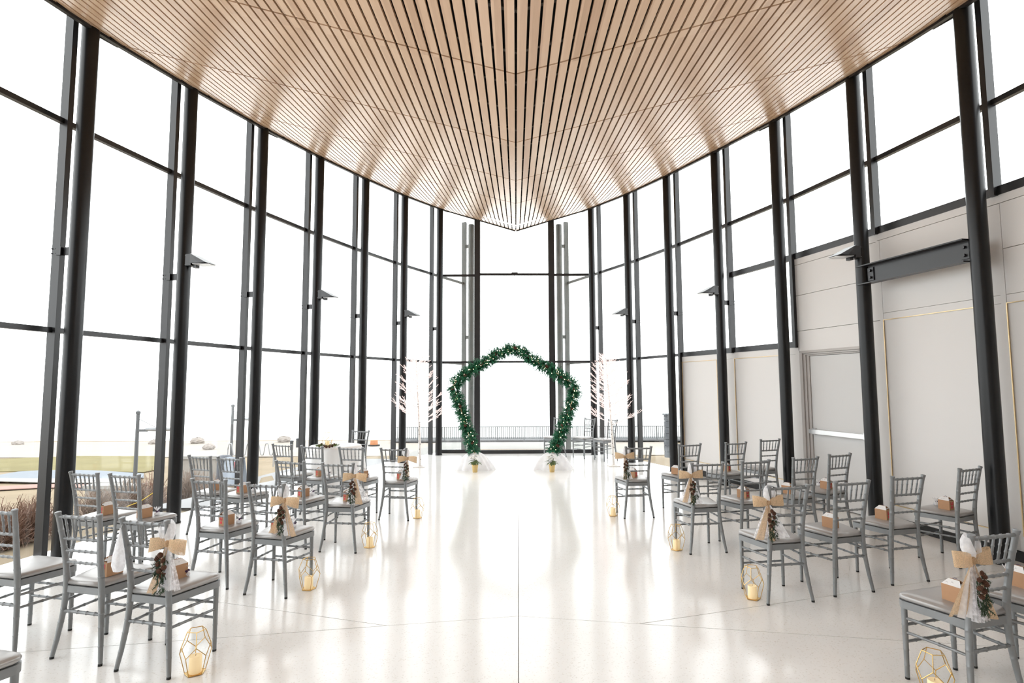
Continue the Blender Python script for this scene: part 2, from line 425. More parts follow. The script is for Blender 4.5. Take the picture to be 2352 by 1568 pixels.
# ------------------------------------------------------------------ round columns
ORD = ['nearest', 'second nearest', 'third nearest', 'fourth nearest', 'fifth nearest', 'sixth nearest', 'farthest']
COLS = {}
COL_R = .08
for sgn, M, off, side in ((1, ML, .295, 'left'), (-1, MR, .283, 'right')):
    for i in range(2, len(M)):
        t, n = tn(M, i, sgn); p = M[i] + n * off
        COLS[(side, i - I1 + 1)] = (p, n, t)
        k = i - I1
        o = empty('column', p)
        ztop = surf(p.x, min(p.y, 14.1)) + (.12 if i < len(M) - 1 else .2)
        smooth_by_angle(MB().lathe([(COL_R, .02), (COL_R, ztop)], 28).build('shaft', STEEL_COL, o))
        MB().lathe([(COL_R + .006, 0), (COL_R + .006, .02)], 28).build('base_collar', STEEL_COL, o)
        R = Matrix((n, t, Vector((0, 0, 1)))).transposed()
        # tie bracket to the mullion
        zb = 3.14
        if not (side == 'right' and k <= 2 - 0):
            L_ = off - COL_R - .06
            mb = MB(); mb.box(n * -(COL_R + L_ / 2 - .01) + Vector((0, 0, zb)), (L_ + .03, .02, .085), R)
            br = mb.build('bracket', STEEL, o)
            mb = MB(); mb.box(n * -(COL_R + L_ - .03) - t * .035 + Vector((0, 0, zb)), (.06, .012, .09), R); mb.build('plate', STEEL, br)
            for dz in (-.025, .025):
                for dn in (.0, -.045):
                    mb = MB(); mb.tube([n * (-(off - .05) + dn) - t * .028 + Vector((0, 0, zb + dz)), n * (-(off - .05) + dn) - t * .040 + Vector((0, 0, zb + dz))], .006, 6)
                    mb.build('bolt', STEEL, br)
        if k in (0, 2):
            mb = MB(); mb.bar(Vector((0, 0, ztop - .155)) - t * .02, Vector((0, 0, ztop - .115)) + t * .33 , .015, .05, n); mb.build('head_plate', STEEL, o)
        if k < 0: lab = 'black round steel column by the %s windows beside the camera' % side; grp = 'columns beside the camera ' + side
        else:
            where = 'along the left glass wall' if side == 'left' else 'along the right wall'
            lab = '%s black round steel column %s' % (ORD[k], where); grp = 'round columns ' + where
        if k == -1: lab = 'black round steel column just outside the %s edge of the picture' % side
        tag(o, lab, 'column', grp)

# ------------------------------------------------------------------ spotlights on the columns
def spot_proto():
    o = empty('column_spotlight')
    MB().box((.0, 0, 0), (.085, .12, .15)).build('clamp', STEEL, o)
    # wedge housing pointing along +X
    vs = [(.05, -.085, .075), (.05, .085, .075), (.05, -.085, -.05), (.05, .085, -.05), (.30, -.10, -.055), (.30, .10, -.055), (.19, -.10, -.058), (.19, .10, -.058)]
    MB().add(vs, [(0, 1, 5, 4), (2, 6, 7, 3), (0, 2, 3, 1), (4, 5, 7, 6), (0, 4, 6, 2), (1, 3, 7, 5)]).build('housing', STEEL, o)
    MB().add([(.09, -.085, -.06), (.09, .085, -.06), (.325, .08, -.072), (.325, -.08, -.072), (.09, -.085, -.066), (.09, .085, -.066), (.325, .08, -.078), (.325, -.08, -.078)],
             [(0, 3, 2, 1), (4, 5, 6, 7), (0, 1, 5, 4), (1, 2, 6, 5), (2, 3, 7, 6), (3, 0, 4, 7)]).build('glass_cover', mat('frosted_lens', (.75, .75, .76), .25), o)
    MB().box((.075, 0, -.085), (.05, .06, .035)).build('tilt_knuckle', STEEL, o)
    for y in (-.05, .05):
        for z in (-.06, .06): MB().tube([(-.043, y, z), (-.05, y, z)], .006, 6).build('screw', CHROME, o)
    return o
sp0 = spot_proto(); first = True
for side in ('left', 'right'):
    for k, zz in ((2, 3.345), (4, 3.345), (6, 3.345)):
        p, n, t = COLS[(side, k)]
        o = sp0 if first else copy_tree(sp0); first = False
        d = n if True else n
        o.location = (p.x + n.x * (COL_R + .03), p.y + n.y * (COL_R + .03), zz)
        o.rotation_euler = (0, 0, math.atan2(n.y, n.x))
        tag(o, 'black wedge spotlight on the %s column of the %s wall' % ({2: 'second nearest', 4: 'fourth nearest', 6: 'sixth nearest'}[k], side), 'spotlight', 'column spotlights')

# ------------------------------------------------------------------ steel channel between the two nearest right columns
def channel_beam():
    (pa, na, ta), (pb, nb, tb) = COLS[('right', 2)], COLS[('right', 1)]
    d = (pb - pa).normalized(); n = Vector((d.y, -d.x, 0))
    if n.x > 0: n = -n
    z = 3.05; h = .225
    o = empty('channel_beam', (pa.x, pa.y, 0))
    a = Vector((0, 0, z)) + d * (COL_R + .01) + n * .0; b = (pb - pa) - d * (COL_R + .01) + Vector((0, 0, z))
    MB().bar(a, b, .012, h, n).build('web', STEEL, o)
    for s in (-1, 1):
        MB().bar(a + Vector((0, 0, s * h / 2)) + n * .045 - d * .10, b + Vector((0, 0, s * h / 2)) + n * .045, .10, .014, n).build('flange', STEEL, o)
    for e, sg in ((a, 1), (b, -1)):
        pl = MB().bar(e + d * (.0 * sg) + n * .012, e + d * (.085 * sg) + n * .012, .014, .16, n).build('end_plate', STEEL, o)
        for dz in (-.042, .042):
            MB().tube([e + d * (.045 * sg) + n * .015 + Vector((0, 0, dz)), e + d * (.045 * sg) + n * .04 + Vector((0, 0, dz))], .017, 6).build('bolt', STEEL, pl)
    tag(o, 'black bolted steel channel beam between the two nearest right columns', 'beam')
channel_beam()

# ------------------------------------------------------------------ right wall panels
def wall_right():
    W = empty('wall_right'); tag(W, kind='structure')
    base = empty('baseboard_right'); tag(base, kind='structure')
    for i in range(0, I1 + 4):
        k = i - I1                      # 0: posts 1-2 ... 3: posts 4-5
        far, near = MR[i + 1], MR[i]
        t = (near - far).normalized(); n = Vector((t.y, -t.x, 0))
        if n.x > 0: n = -n
        Lb = (near - far).length
        def P(s, z, off=0.): return far + t * s + n * (.05 + off) + Vector((0, 0, z))
        def plate(s0, s1, z0, z1, m=PANEL, th=.03, off=0., name='panel', par=W):
            return MB().bar(P((s0 + s1) / 2, z0, off - th / 2), P((s0 + s1) / 2, z1, off - th / 2), s1 - s0, th, t).build(name, m, par)
        def strip(s0, z0, s1, z1):
            MB().bar(P(s0, z0, .001), P(s1, z1, .001), .008 if z0 != z1 else .010, .010 if z0 != z1 else .008, t if z0 != z1 else n).build('gold_strip', GOLD, W)
        g = .003
        ztop = ZT1 - .04 if k in (2, 3) else ZT15 - .045
        # backing
        plate(-.03, Lb + .03, .0, ztop + .03, BLACKGAP, .04, -.032 if k != 1 else -.10, 'backing')
        s_in = .035; sr = {3: 1.09, 2: 1.12, 0: 1.21}.get(k, 1.3)
        if k in (2, 3):
            zg = 2.155
            plate(-.02, s_in - g, .1, ztop); plate(s_in - g, Lb + .0, zg + g, ztop)
            plate(s_in + g, sr - g, .25, zg - g, off=-.008); plate(s_in, Lb, .1, .24)
            plate(sr, Lb + .02, .1, zg)
            strip(s_in, zg, sr, zg); strip(s_in, .245, s_in, zg); strip(s_in, .245, sr, .245); strip(sr, .245, sr, zg)
        elif k == 1:
            # door bay
            plate(-.03, .055, .0, 2.5 - g); plate(.03 + g, Lb, 2.2, 2.5 - g)
            plate(-.03, .03 - g, 2.5 + g, ztop)
            plate(.03 + g, Lb, 2.5 + g, 3.035 - g); plate(.03 + g, Lb, 3.035 + g, 3.50 - g); plate(-.03, Lb, 3.50 + g, ztop)
            plate(1.36, Lb + .02, .0, 2.2)
            D = empty('door_1'); tag(D, kind='structure')
            def dp(s0, s1, z0, z1, m, th, off, name, par=D): return MB().bar(P((s0 + s1) / 2, z0, off - th / 2), P((s0 + s1) / 2, z1, off - th / 2), s1 - s0, th, t).build(name, m, par)
            for (s0, s1, of) in ((.06, .115, .012), (.12, .165, -.004), (.17, .215, -.02)): dp(s0, s1, 0, 2.2 - s0 * .35, CASING, .05, of, 'casing')
            for (s0, s1, of) in ((1.30, 1.355, .012), (1.245, 1.295, -.004), (1.195, 1.24, -.02)): dp(s0, s1, 0, 2.15, CASING, .05, of, 'casing')
            for (z0, z1, of) in ((2.165, 2.2, .012), (2.14, 2.162, -.004), (2.12, 2.137, -.02)): dp(.08, 1.33, z0, z1, CASING, .05, of, 'casing')
            leaf = dp(.22, 1.19, .012, 2.115, DOORP, .045, -.035, 'leaf')
            MB().bar(P(.225, 1.03, .02), P(1.185, 1.03, .02), .06, .06, n).build('push_bar', CHROME, D)
            for s in (.26, 1.15): dp(s - .03, s + .03, .985, 1.075, CHROME, .05, .0, 'bar_mount')
        else:
            zg = 2.50
            plate(-.02, s_in - g, .1, 3.51 - g); plate(-.02, Lb, 3.51 + g, ztop)
            if k == 0: plate(s_in + g, Lb, 2.585 + g, 3.51 - g)
            else:
                plate(s_in + g, Lb, 3.045 + g, 3.51 - g); plate(s_in + g, Lb, 2.585 + g, 3.045 - g)
            plate(s_in + g, Lb, zg + g, 2.585 - g * .3)
            plate(s_in + g, sr - g, .25, zg - g, off=-.008); plate(s_in, Lb, .1, .24); plate(sr, Lb + .02, .1, zg)
            strip(s_in, zg, sr, zg); strip(s_in, .245, s_in, zg); strip(s_in, .245, sr, .245); strip(sr, .245, sr, zg)
        if k != 1: MB().bar(P(-.03, .05, .012), P(Lb + .03, .05, .012), .03, .10, n).build('skirting', RUBBER, base)
wall_right()

# rear of the hall (behind the camera)
wb = MB().box((0, -4.25, 2.6), (11.4, .1, 5.6)).build('wall_back', PANEL); tag(wb, kind='structure')
for sx, nm in ((-1, 'wall_left'), (1, 'wall_rear')):
    q = (ML if sx < 0 else MR)[0]
    o = MB().box((q.x, (q.y - 4.25) / 2, 3.0), (.1, q.y + 4.25 if False else 1.45, 6.0)).build(nm, PANEL); tag(o, kind='structure')

# ------------------------------------------------------------------ slatted keel ceiling
PITCH_S, SL_W = .0959, .0745
JOINTS = [4.77 + 1.7167 * k for k in range(-6, 7)]
SWEEP = -.09
def yend(u, left):
    ys, us = (ELy, ELu) if left else (ERy, ERu)
    # us decreases with y (beyond the widest point): invert on the front part
    k0 = int(np.argmax(us)); yy = ys[k0:]; uu = us[k0:]
    if u >= uu[0]: return -99
    return min(YEND, float(np.interp(-u, -uu, yy)))
CEIL = empty('ceiling'); tag(CEIL, kind='structure')
def slat_geo(mb, left, j, ya, yb, n=5):
    s = -1 if left else 1
    ui = .011 + j * PITCH_S; uo = ui + SL_W
    ei, eo = yend(ui, left), yend(uo, left)
    a_i, b_i = ya + SWEEP * ui, yb + SWEEP * ui
    a_o, b_o = ya + SWEEP * uo, yb + SWEEP * uo
    b_i = min(b_i, ei); b_o = min(b_o, eo)
    if b_i - a_i < .01: return False
    if b_o < a_o: b_o = a_o
    th = .032
    lo = []; hi = []
    for q in range(n + 1):
        f = q / n
        for (u, a, b) in ((ui, a_i, b_i), (uo, a_o, b_o)):
            y = a + (b - a) * f; z = zk(y) + kk(y) * u
            x = x0(y) + s * u
            lo.append((x, y, z)); hi.append((x, y, z + th))
    N = len(lo); vs = lo + hi; fs = []
    for q in range(n):
        a, b, c, d = 2 * q, 2 * q + 1, 2 * q + 3, 2 * q + 2
        fs += [(a, b, c, d), (N + a, N + d, N + c, N + b), (a, d, N + d, N + a), (b, N + b, N + c, c)]
    fs += [(0, N, N + 1, 1), (2 * n, 2 * n + 1, N + 2 * n + 1, N + 2 * n)]
    if left: fs = [f[::-1] for f in fs]
    mb.add(vs, [f[::-1] for f in fs]); return True
rest = MB(); nsl = 0
for r in range(len(JOINTS) - 1):
    ya, yb = JOINTS[r] + .012, JOINTS[r + 1] - .012
    for left in (True, False):
        for j in range(0, 54):
            big = (4.7 < JOINTS[r] < 8.5) or (3 < JOINTS[r] < 3.2 and j < 15)
            if big:
                mb = MB()
                if slat_geo(mb, left, j, ya, yb) and nsl < 300:
                    mb.build('slat', WOOD, CEIL); nsl += 1
                elif mb.v: rest.v, rest.f = rest.add(mb.v, mb.f).v, rest.f
            else: slat_geo(rest, left, j, ya, yb)
o = rest.build('slats_beyond', WOOD, CEIL); tag(o, kind='stuff')
# black backing above the slats and cross battens
for left in (True, False):
    s = -1 if left else 1
    def fb(u, v):
        y = -4.2 + (YEND + 4.2) * v; hw = halfw(y, left) - .02; return (x0(y) + s * hw * u, y, zk(y) + kk(y) * hw * u + .15)
    MB().grid(fb, 4, 40).build('backing', BLACKGAP, CEIL)
    y = 3.05 + .29
    BATT = mat('grey_batten', (.10, .095, .085), .7)
    while y < YEND - .1:
        hw = min(halfw(y - .3, left) - .05, 4.6)
        pts = []
        for q in range(2):
            u = .0 + hw * q; yy = y + SWEEP * u; pts.append(Vector((x0(yy) + s * u, yy, zk(yy) + kk(yy) * u + .048)))
        MB().bar(pts[0], pts[1], .035, .02, (0, 1, 0)).build('batten', BATT, CEIL)
        y += 1.7167 / 3
# dark edge trim
for left, E_, nm in ((True, EL, 'trim_1'), (False, ER, 'trim_2')):
    s = -1 if left else 1
    ys = np.linspace(-4.2, YEND, 60); mb = MB(); prev = None
    pts = []
    for y in ys:
        hw = halfw(y, left); pts.append(Vector((x0(y) + s * hw, y, zk(y) + kk(y) * hw + .012)))
    vs = []; fs = []
    for i, p in enumerate(pts):
        d = (pts[min(i + 1, len(pts) - 1)] - pts[max(i - 1, 0)]); d.z = 0; d.normalize(); out = Vector((d.y, -d.x, 0)) * (1 if s > 0 else -1)
        for (o_, z_) in ((-.016, -.046), (.03, -.046), (.03, .10), (-.016, .10)): vs.append(p + out * o_ + Vector((0, 0, z_)))
    for i in range(len(pts) - 1):
        for k in range(4):
            k2 = (k + 1) % 4; f = (i * 4 + k, (i + 1) * 4 + k, (i + 1) * 4 + k2, i * 4 + k2); fs.append(f if s < 0 else f[::-1])
    mb.add(vs, fs); o = mb.build(nm, STEEL); tag(o, kind='structure')
# front edge trim of the keel above the end glass
mb = MB()
for left in (True, False):
    s = -1 if left else 1; hw = halfw(YEND, left)
    a = Vector((x0(YEND), YEND + .01, zk(YEND))); b = Vector((x0(YEND) + s * hw, YEND + .01, zk(YEND) + kk(YEND) * hw))
    mb.bar(a + Vector((0, 0, .028)), b + Vector((0, 0, .028)), .03, .10, (0, 1, 0))
o = mb.build('trim_3', STEEL); tag(o, kind='structure')
# roof deck
def fr(u, v):
    y = -4.3 + (15.9 + 4.3) * v
    yl = min(y, 15.4)
    xl = float(np.interp(yl, [p.y for p in ML] + [15.43], [p.x for p in ML] + [-1.386])) - .12
    xr = float(np.interp(yl, [p.y for p in MR] + [15.45], [p.x for p in MR] + [1.59])) + .12
    return (xl + (xr - xl) * u, y, roofz(y))
mb = MB(); mb.grid(fr, 6, 60); mb.grid(lambda u, v: tuple(Vector(fr(1 - u, v)) + Vector((0, 0, .25))), 6, 60)
o = mb.build('roof', mat('pale_roof_deck', (.5, .5, .5), .8)); tag(o, kind='structure')

# ------------------------------------------------------------------ chiavari chair
def bamboo(mb, a, b, r, nodes, n=8, r2=None, bump=1.28):
    """ringed rod; nodes = fractions where a ring sits"""
    a, b = Vector(a), Vector(b); L_ = (b - a).length; r2 = r if r2 is None else r2
    fr_ = [0.0]; rr = [r]
    e = .0045 / L_
    for t in nodes:
        rt = r + (r2 - r) * t
        fr_ += [t - e * 1.6, t - e * .7, t + e * .7, t + e * 1.6]; rr += [rt, rt * bump, rt * bump, rt]
    fr_.append(1.0); rr.append(r2)
    mb.tube([a + (b - a) * f for f in fr_], rr, n)
POSTP = [(.92, .168, 0.0), (.83, .160, .016), (.72, .149, .034), (.60, .141, .050), (.49, .140, .061), (.40, .144, .064), (.28, .154, .061), (.13, .174, .049), (.012, .193, .036)]
def post_at(z):
    zs = [p[0] for p in POSTP][::-1]; xs = [p[1] for p in POSTP][::-1]; ys = [p[2] for p in POSTP][::-1]
    return float(np.interp(z, zs, xs)), float(np.interp(z, zs, ys))
FRONT_Y, FRONT_X = .392, .186
SEAT_Z = .448
def seat_outline(inset=0., n=6):
    pts = []
    fw, rw, yf, yr = .212 - inset, .150 - inset, .425 - inset, .056 + inset
    rc = .05
    # rear right -> front right corner -> front left -> rear left
    pts.append((rw, yr))
    for k in range(n + 1):
        a = PI / 2 * k / n; pts.append((fw - rc + rc * math.cos(a), yf - rc + rc * math.sin(a)))
    for k in range(n + 1):
        a = PI / 2 + PI / 2 * k / n; pts.append((-fw + rc + rc * math.cos(a), yf - rc + rc * math.sin(a)))
    pts.append((-rw, yr)); 
    return pts
def chair_proto():
    o = empty('chiavari_chair')
    for s in (1, -1):
        mb = MB(); pts = []; rad = []
        zr = [.92, .917, .910, .903, .898, .89]; rr = [.010, .0185, .0195, .0165, .0175, .0150]
        for z, r in zip(zr, rr):
            x, y = post_at(z); pts.append((s * x, y, z)); rad.append(r)
        zc = .87
        ring = [.80, .70, .60, .52, .40, .30, .22, .11]
        zl = []
        for k in range(18): zl.append((.87 - .87 * k / 18 + .0, None))
        for z in ring: zl += [(z + .005, None), (z + .0028, 1), (z - .0028, 1), (z - .005, None)]
        zl = sorted([q for q in zl if q[0] > .03], key=lambda q: -q[0])
        for z, bmp in zl:
            x, y = post_at(z)
            r = float(np.interp(z, [0, .2, .45, .6, .9], [.0125, .0160, .0185, .0175, .0148]))
            pts.append((s * x, y, z)); rad.append(r * (1.07 if bmp else 1))
        x, y = post_at(.012); pts.append((s * x, y, .012)); rad.append(.012)
        mb.tube(pts, rad, 10); p = mb.build('back_post', SILVER, o); smooth_by_angle(p, 50)
        f = MB(); f.tube([(s * x, y, .014), (s * x, y - .001, 0.0)], .0125, 10); f.build('foot', RUBBER, p)
        mb = MB(); bamboo(mb, (s * FRONT_X, FRONT_Y, SEAT_Z - .03), (s * (FRONT_X + .001), FRONT_Y + .002, .012), .0165, (.28, .62, .84), 10, .0125, 1.08)
        p = mb.build('leg', SILVER, o); smooth_by_angle(p, 50)
        f = MB(); f.tube([(s * (FRONT_X + .001), FRONT_Y + .002, .014), (s * (FRONT_X + .001), FRONT_Y + .002, 0)], .0125, 10); f.build('foot', RUBBER, p)
    def rail(z, r, name, nodes, dz=0):
        x, y = post_at(z); mb = MB(); bamboo(mb, (-x, y, z), (x, y, z), r, nodes); smooth_by_angle(mb.build(name, SILVER, o), 50)
    nd = [(k + .5) / 6 for k in range(6)]
    nd5 = [(k + 1) / 6 for k in range(5)]
    rail(.889, .0105, 'top_rail', nd5); rail(.749, .0095, 'back_rail', nd5)
    rail(.672, .0085, 'back_rail', nd); rail(.597, .0085, 'back_rail', nd)
    for k in range(5):
        f = (k + 1) / 6
        xa, ya = post_at(.884); xb, yb = post_at(.753)
        mb = MB(); bamboo(mb, (xa * (2 * f - 1), ya, .884), (xb * (2 * f - 1), yb, .753), .0065, (.33, .66), 7); smooth_by_angle(mb.build('spindle', SILVER, o), 50)
    # seat frame and cushion
    mb = MB(); out = seat_outline(); mb.prism(out, SEAT_Z - .042, SEAT_Z); smooth_by_angle(mb.build('seat_frame', SILVER, o), 30)
    mb = MB(); rings = []
    prof = [(.012, .000), (.002, .008), (-.001, .018), (.004, .030), (.018, .038), (.06, .044), (.11, .047)]
    vs = []; n = len(out)
    for ins, dz in prof:
        for (x, y) in seat_outline(max(ins, 0) if ins < .05 else .02):
            if ins >= .05:
                f = 1 - (ins - .02) / .2; x, y = x * f, .252 + (y - .252) * f
            if ins < 0: x, y = x * 1.004, .252 + (y - .252) * 1.004
            vs.append((x, y, SEAT_Z + dz + .002))
    fs = []
    for r in range(len(prof) - 1):
        for k in range(n):
            k2 = (k + 1) % n; fs.append((r * n + k, r * n + k2, (r + 1) * n + k2, (r + 1) * n + k))
    fs.append(tuple((len(prof) - 1) * n + k for k in range(n))); fs.append(tuple(range(n - 1, -1, -1)))
    mb.add(vs, fs); smooth_by_angle(mb.build('cushion', VINYL, o), 75)
    # stretchers
    for s in (1, -1):
        for z, zr_ in ((.345, .352), (.265, .272)):
            x, y = post_at(zr_); mb = MB(); bamboo(mb, (s * x, y, zr_), (s * FRONT_X, FRONT_Y, z), .0085, (.2, .45, .7), 7); smooth_by_angle(mb.build('side_stretcher', SILVER, o), 50)
    for z in (.305, .21):
        mb = MB(); bamboo(mb, (-FRONT_X, FRONT_Y, z), (FRONT_X, FRONT_Y, z), .0085, (.2, .4, .6, .8), 7); smooth_by_angle(mb.build('front_stretcher', SILVER, o), 50)
    x, y = post_at(.29); mb = MB(); bamboo(mb, (-x, y, .29), (x, y, .29), .0098, (.17, .38, .62, .83), 7); smooth_by_angle(mb.build('rear_stretcher', SILVER, o), 50)
    return o
CH = {}
def mid(l, r, ang):
    a, b = atz(*l, .92), atz(*r, .92); m_ = (a + b) / 2; return (m_.x, m_.y, math.radians(ang))
RAWC = {
 'A1': ((278.5, 1187), (385, 1194), -14), 'A2': ((132.4, 1174.4), (228.3, 1180.5), -14),
 'B1': ((570.5, 1106.7), (650.2, 1109.9), -13), 'B2': ((443.6, 1097.8), (515.7, 1100.3), -13), 'B3': ((255, 1086), (315.5, 1088.5), -15), 'B4': ((163.9, 1081.7), (221.8, 1084.6), -16),
 'C1': ((743.1, 1062), (808.8, 1062), -7), 'C2': ((635.6, 1056.3), (696.1, 1058.2), -13.6), 'C3': ((503.5, 1047.4), (550.1, 1049.9), -20), 'C4': ((440.8, 1044.2), (485.4, 1046.7), -21),
 'D1': ((876, 1027.6), (931.3, 1028.2), -8), 'D2': ((781.4, 1025.7), (830.5, 1026.3), -12), 'D3': ((693.8, 1021.9), (739.3, 1024), -19), 'D4': ((627, 1018), (668.7, 1019.9), -22),
 'R4a': ((1439.1, 1024.6), (1494.3, 1024), 6), 'R4b': ((1562.2, 1018.9), (1606.8, 1017), 17), 'R4c': ((1669.7, 1015.1), (1711.3, 1013.4), 18), 'R4d': ((1748.5, 1008), (1789.4, 1006.5), 18),
 'R3a': ((1590.9, 1061.6), (1659.1, 1060.4), 8), 'R3b': ((1704.9, 1057.2), (1766.4, 1054.2), 16), 'R3c': ((1824.1, 1049.5), (1876.4, 1047), 18), 'R3d': ((1906.8, 1042.5), (1951.7, 1039.3), 22),
 'R2a': ((1768, 1114), (1854.7, 1111.4), 9), 'R2b': ((1921.5, 1105), (1993.2, 1100.6), 15), 'R2c': ((2051.6, 1092), (2119.4, 1090), 14), 'R2d': ((2206.3, 1074.9), (2250.6, 1069.6), 24),
 'R1a': ((2235.7, 1225.4), (2331.4, 1214.2), 16)}
for k, (l, r, a) in RAWC.items(): CH[k] = mid(l, r, a)
c3, c4 = CH['C3'], CH['C4']; CH['C4'] = (c4[0] - .03, c4[1] + .012, c4[2])
a1, a2 = CH['A1'], CH['A2']
pR = atz(33.4, 1169, .92)                       # right post of the third chair of the nearest left row
CH['A3'] = (pR.x - .168 * math.cos(math.radians(-14)), pR.y - .168 * math.sin(math.radians(-14)), math.radians(-14))
cn = atz(58, 1512, .46)                          # front right seat corner of a chair closer still
an = math.radians(-14); fx, fy = -math.sin(an), math.cos(an); rx_, ry_ = math.cos(an), math.sin(an)
CH['Z1'] = (cn.x - .212 * rx_ - .415 * fx, cn.y - .212 * ry_ - .415 * fy, an)
r1 = CH['R1a']; st = .50
CH['R1b'] = (r1[0] + .53 * math.cos(math.radians(17)), r1[1] + .53 * math.sin(math.radians(17)) - .02, math.radians(18))
kl, kr = atz(809.1, 986.8, .92), atz(849, 988, .92)
CH['K'] = ((kl.x + kr.x) / 2, (kl.y + kr.y) / 2, math.radians(180 - 18))
CH['F2'] = (1.87, 13.48, math.radians(180 - 52)); CH['F3'] = (2.33, 12.98, math.radians(180 - 64)); CH['F1'] = (1.16, 13.66, math.radians(180 - 40))
ROWN = {'A': 'nearest left row', 'B': 'second left row', 'C': 'third left row', 'D': 'farthest left row', 'R1': 'nearest right row', 'R2': 'second right row', 'R3': 'third right row', 'R4': 'farthest right row'}
SEATN = ['aisle seat', 'second seat from the aisle', 'third seat from the aisle', 'outermost seat']
def where(k):
    row = k[:2] if k[0] == 'R' else k[0]
    idx = 'abcd'.index(k[2]) if k[0] == 'R' else int(k[1]) - 1
    return SEATN[idx] + ' of the ' + ROWN[row]
CL = {'Z1': ('silver chiavari chair cut off by the bottom left corner, only its cushion corner showing', 'guest chairs'),
      'K': ('silver chiavari chair beside the white clothed round table', 'extra chairs'),
      'F1': ('silver chiavari chair half hidden behind the right leg of the garland arch', 'extra chairs'),
      'F2': ('silver chiavari chair standing between the arch and the right twig tree', 'extra chairs'),
      'F3': ('silver chiavari chair right behind the trunk of the right twig tree', 'extra chairs')}
proto = chair_proto(); firstc = True
for k, (x, y, a) in CH.items():
    o = proto if firstc else copy_tree(proto); firstc = False
    o.location = (x, y, 0); o.rotation_euler = (0, 0, a)
    if k in CL: tag(o, CL[k][0], 'chair', CL[k][1])
    else:
        bow = ' tied with a burlap bow' if k in ('A1', 'B1', 'C1', 'D1', 'R1a', 'R2a', 'R3a', 'R4a') else ''
        tag(o, 'silver chiavari chair%s, %s' % (bow, where(k)), 'chair', 'guest chairs')

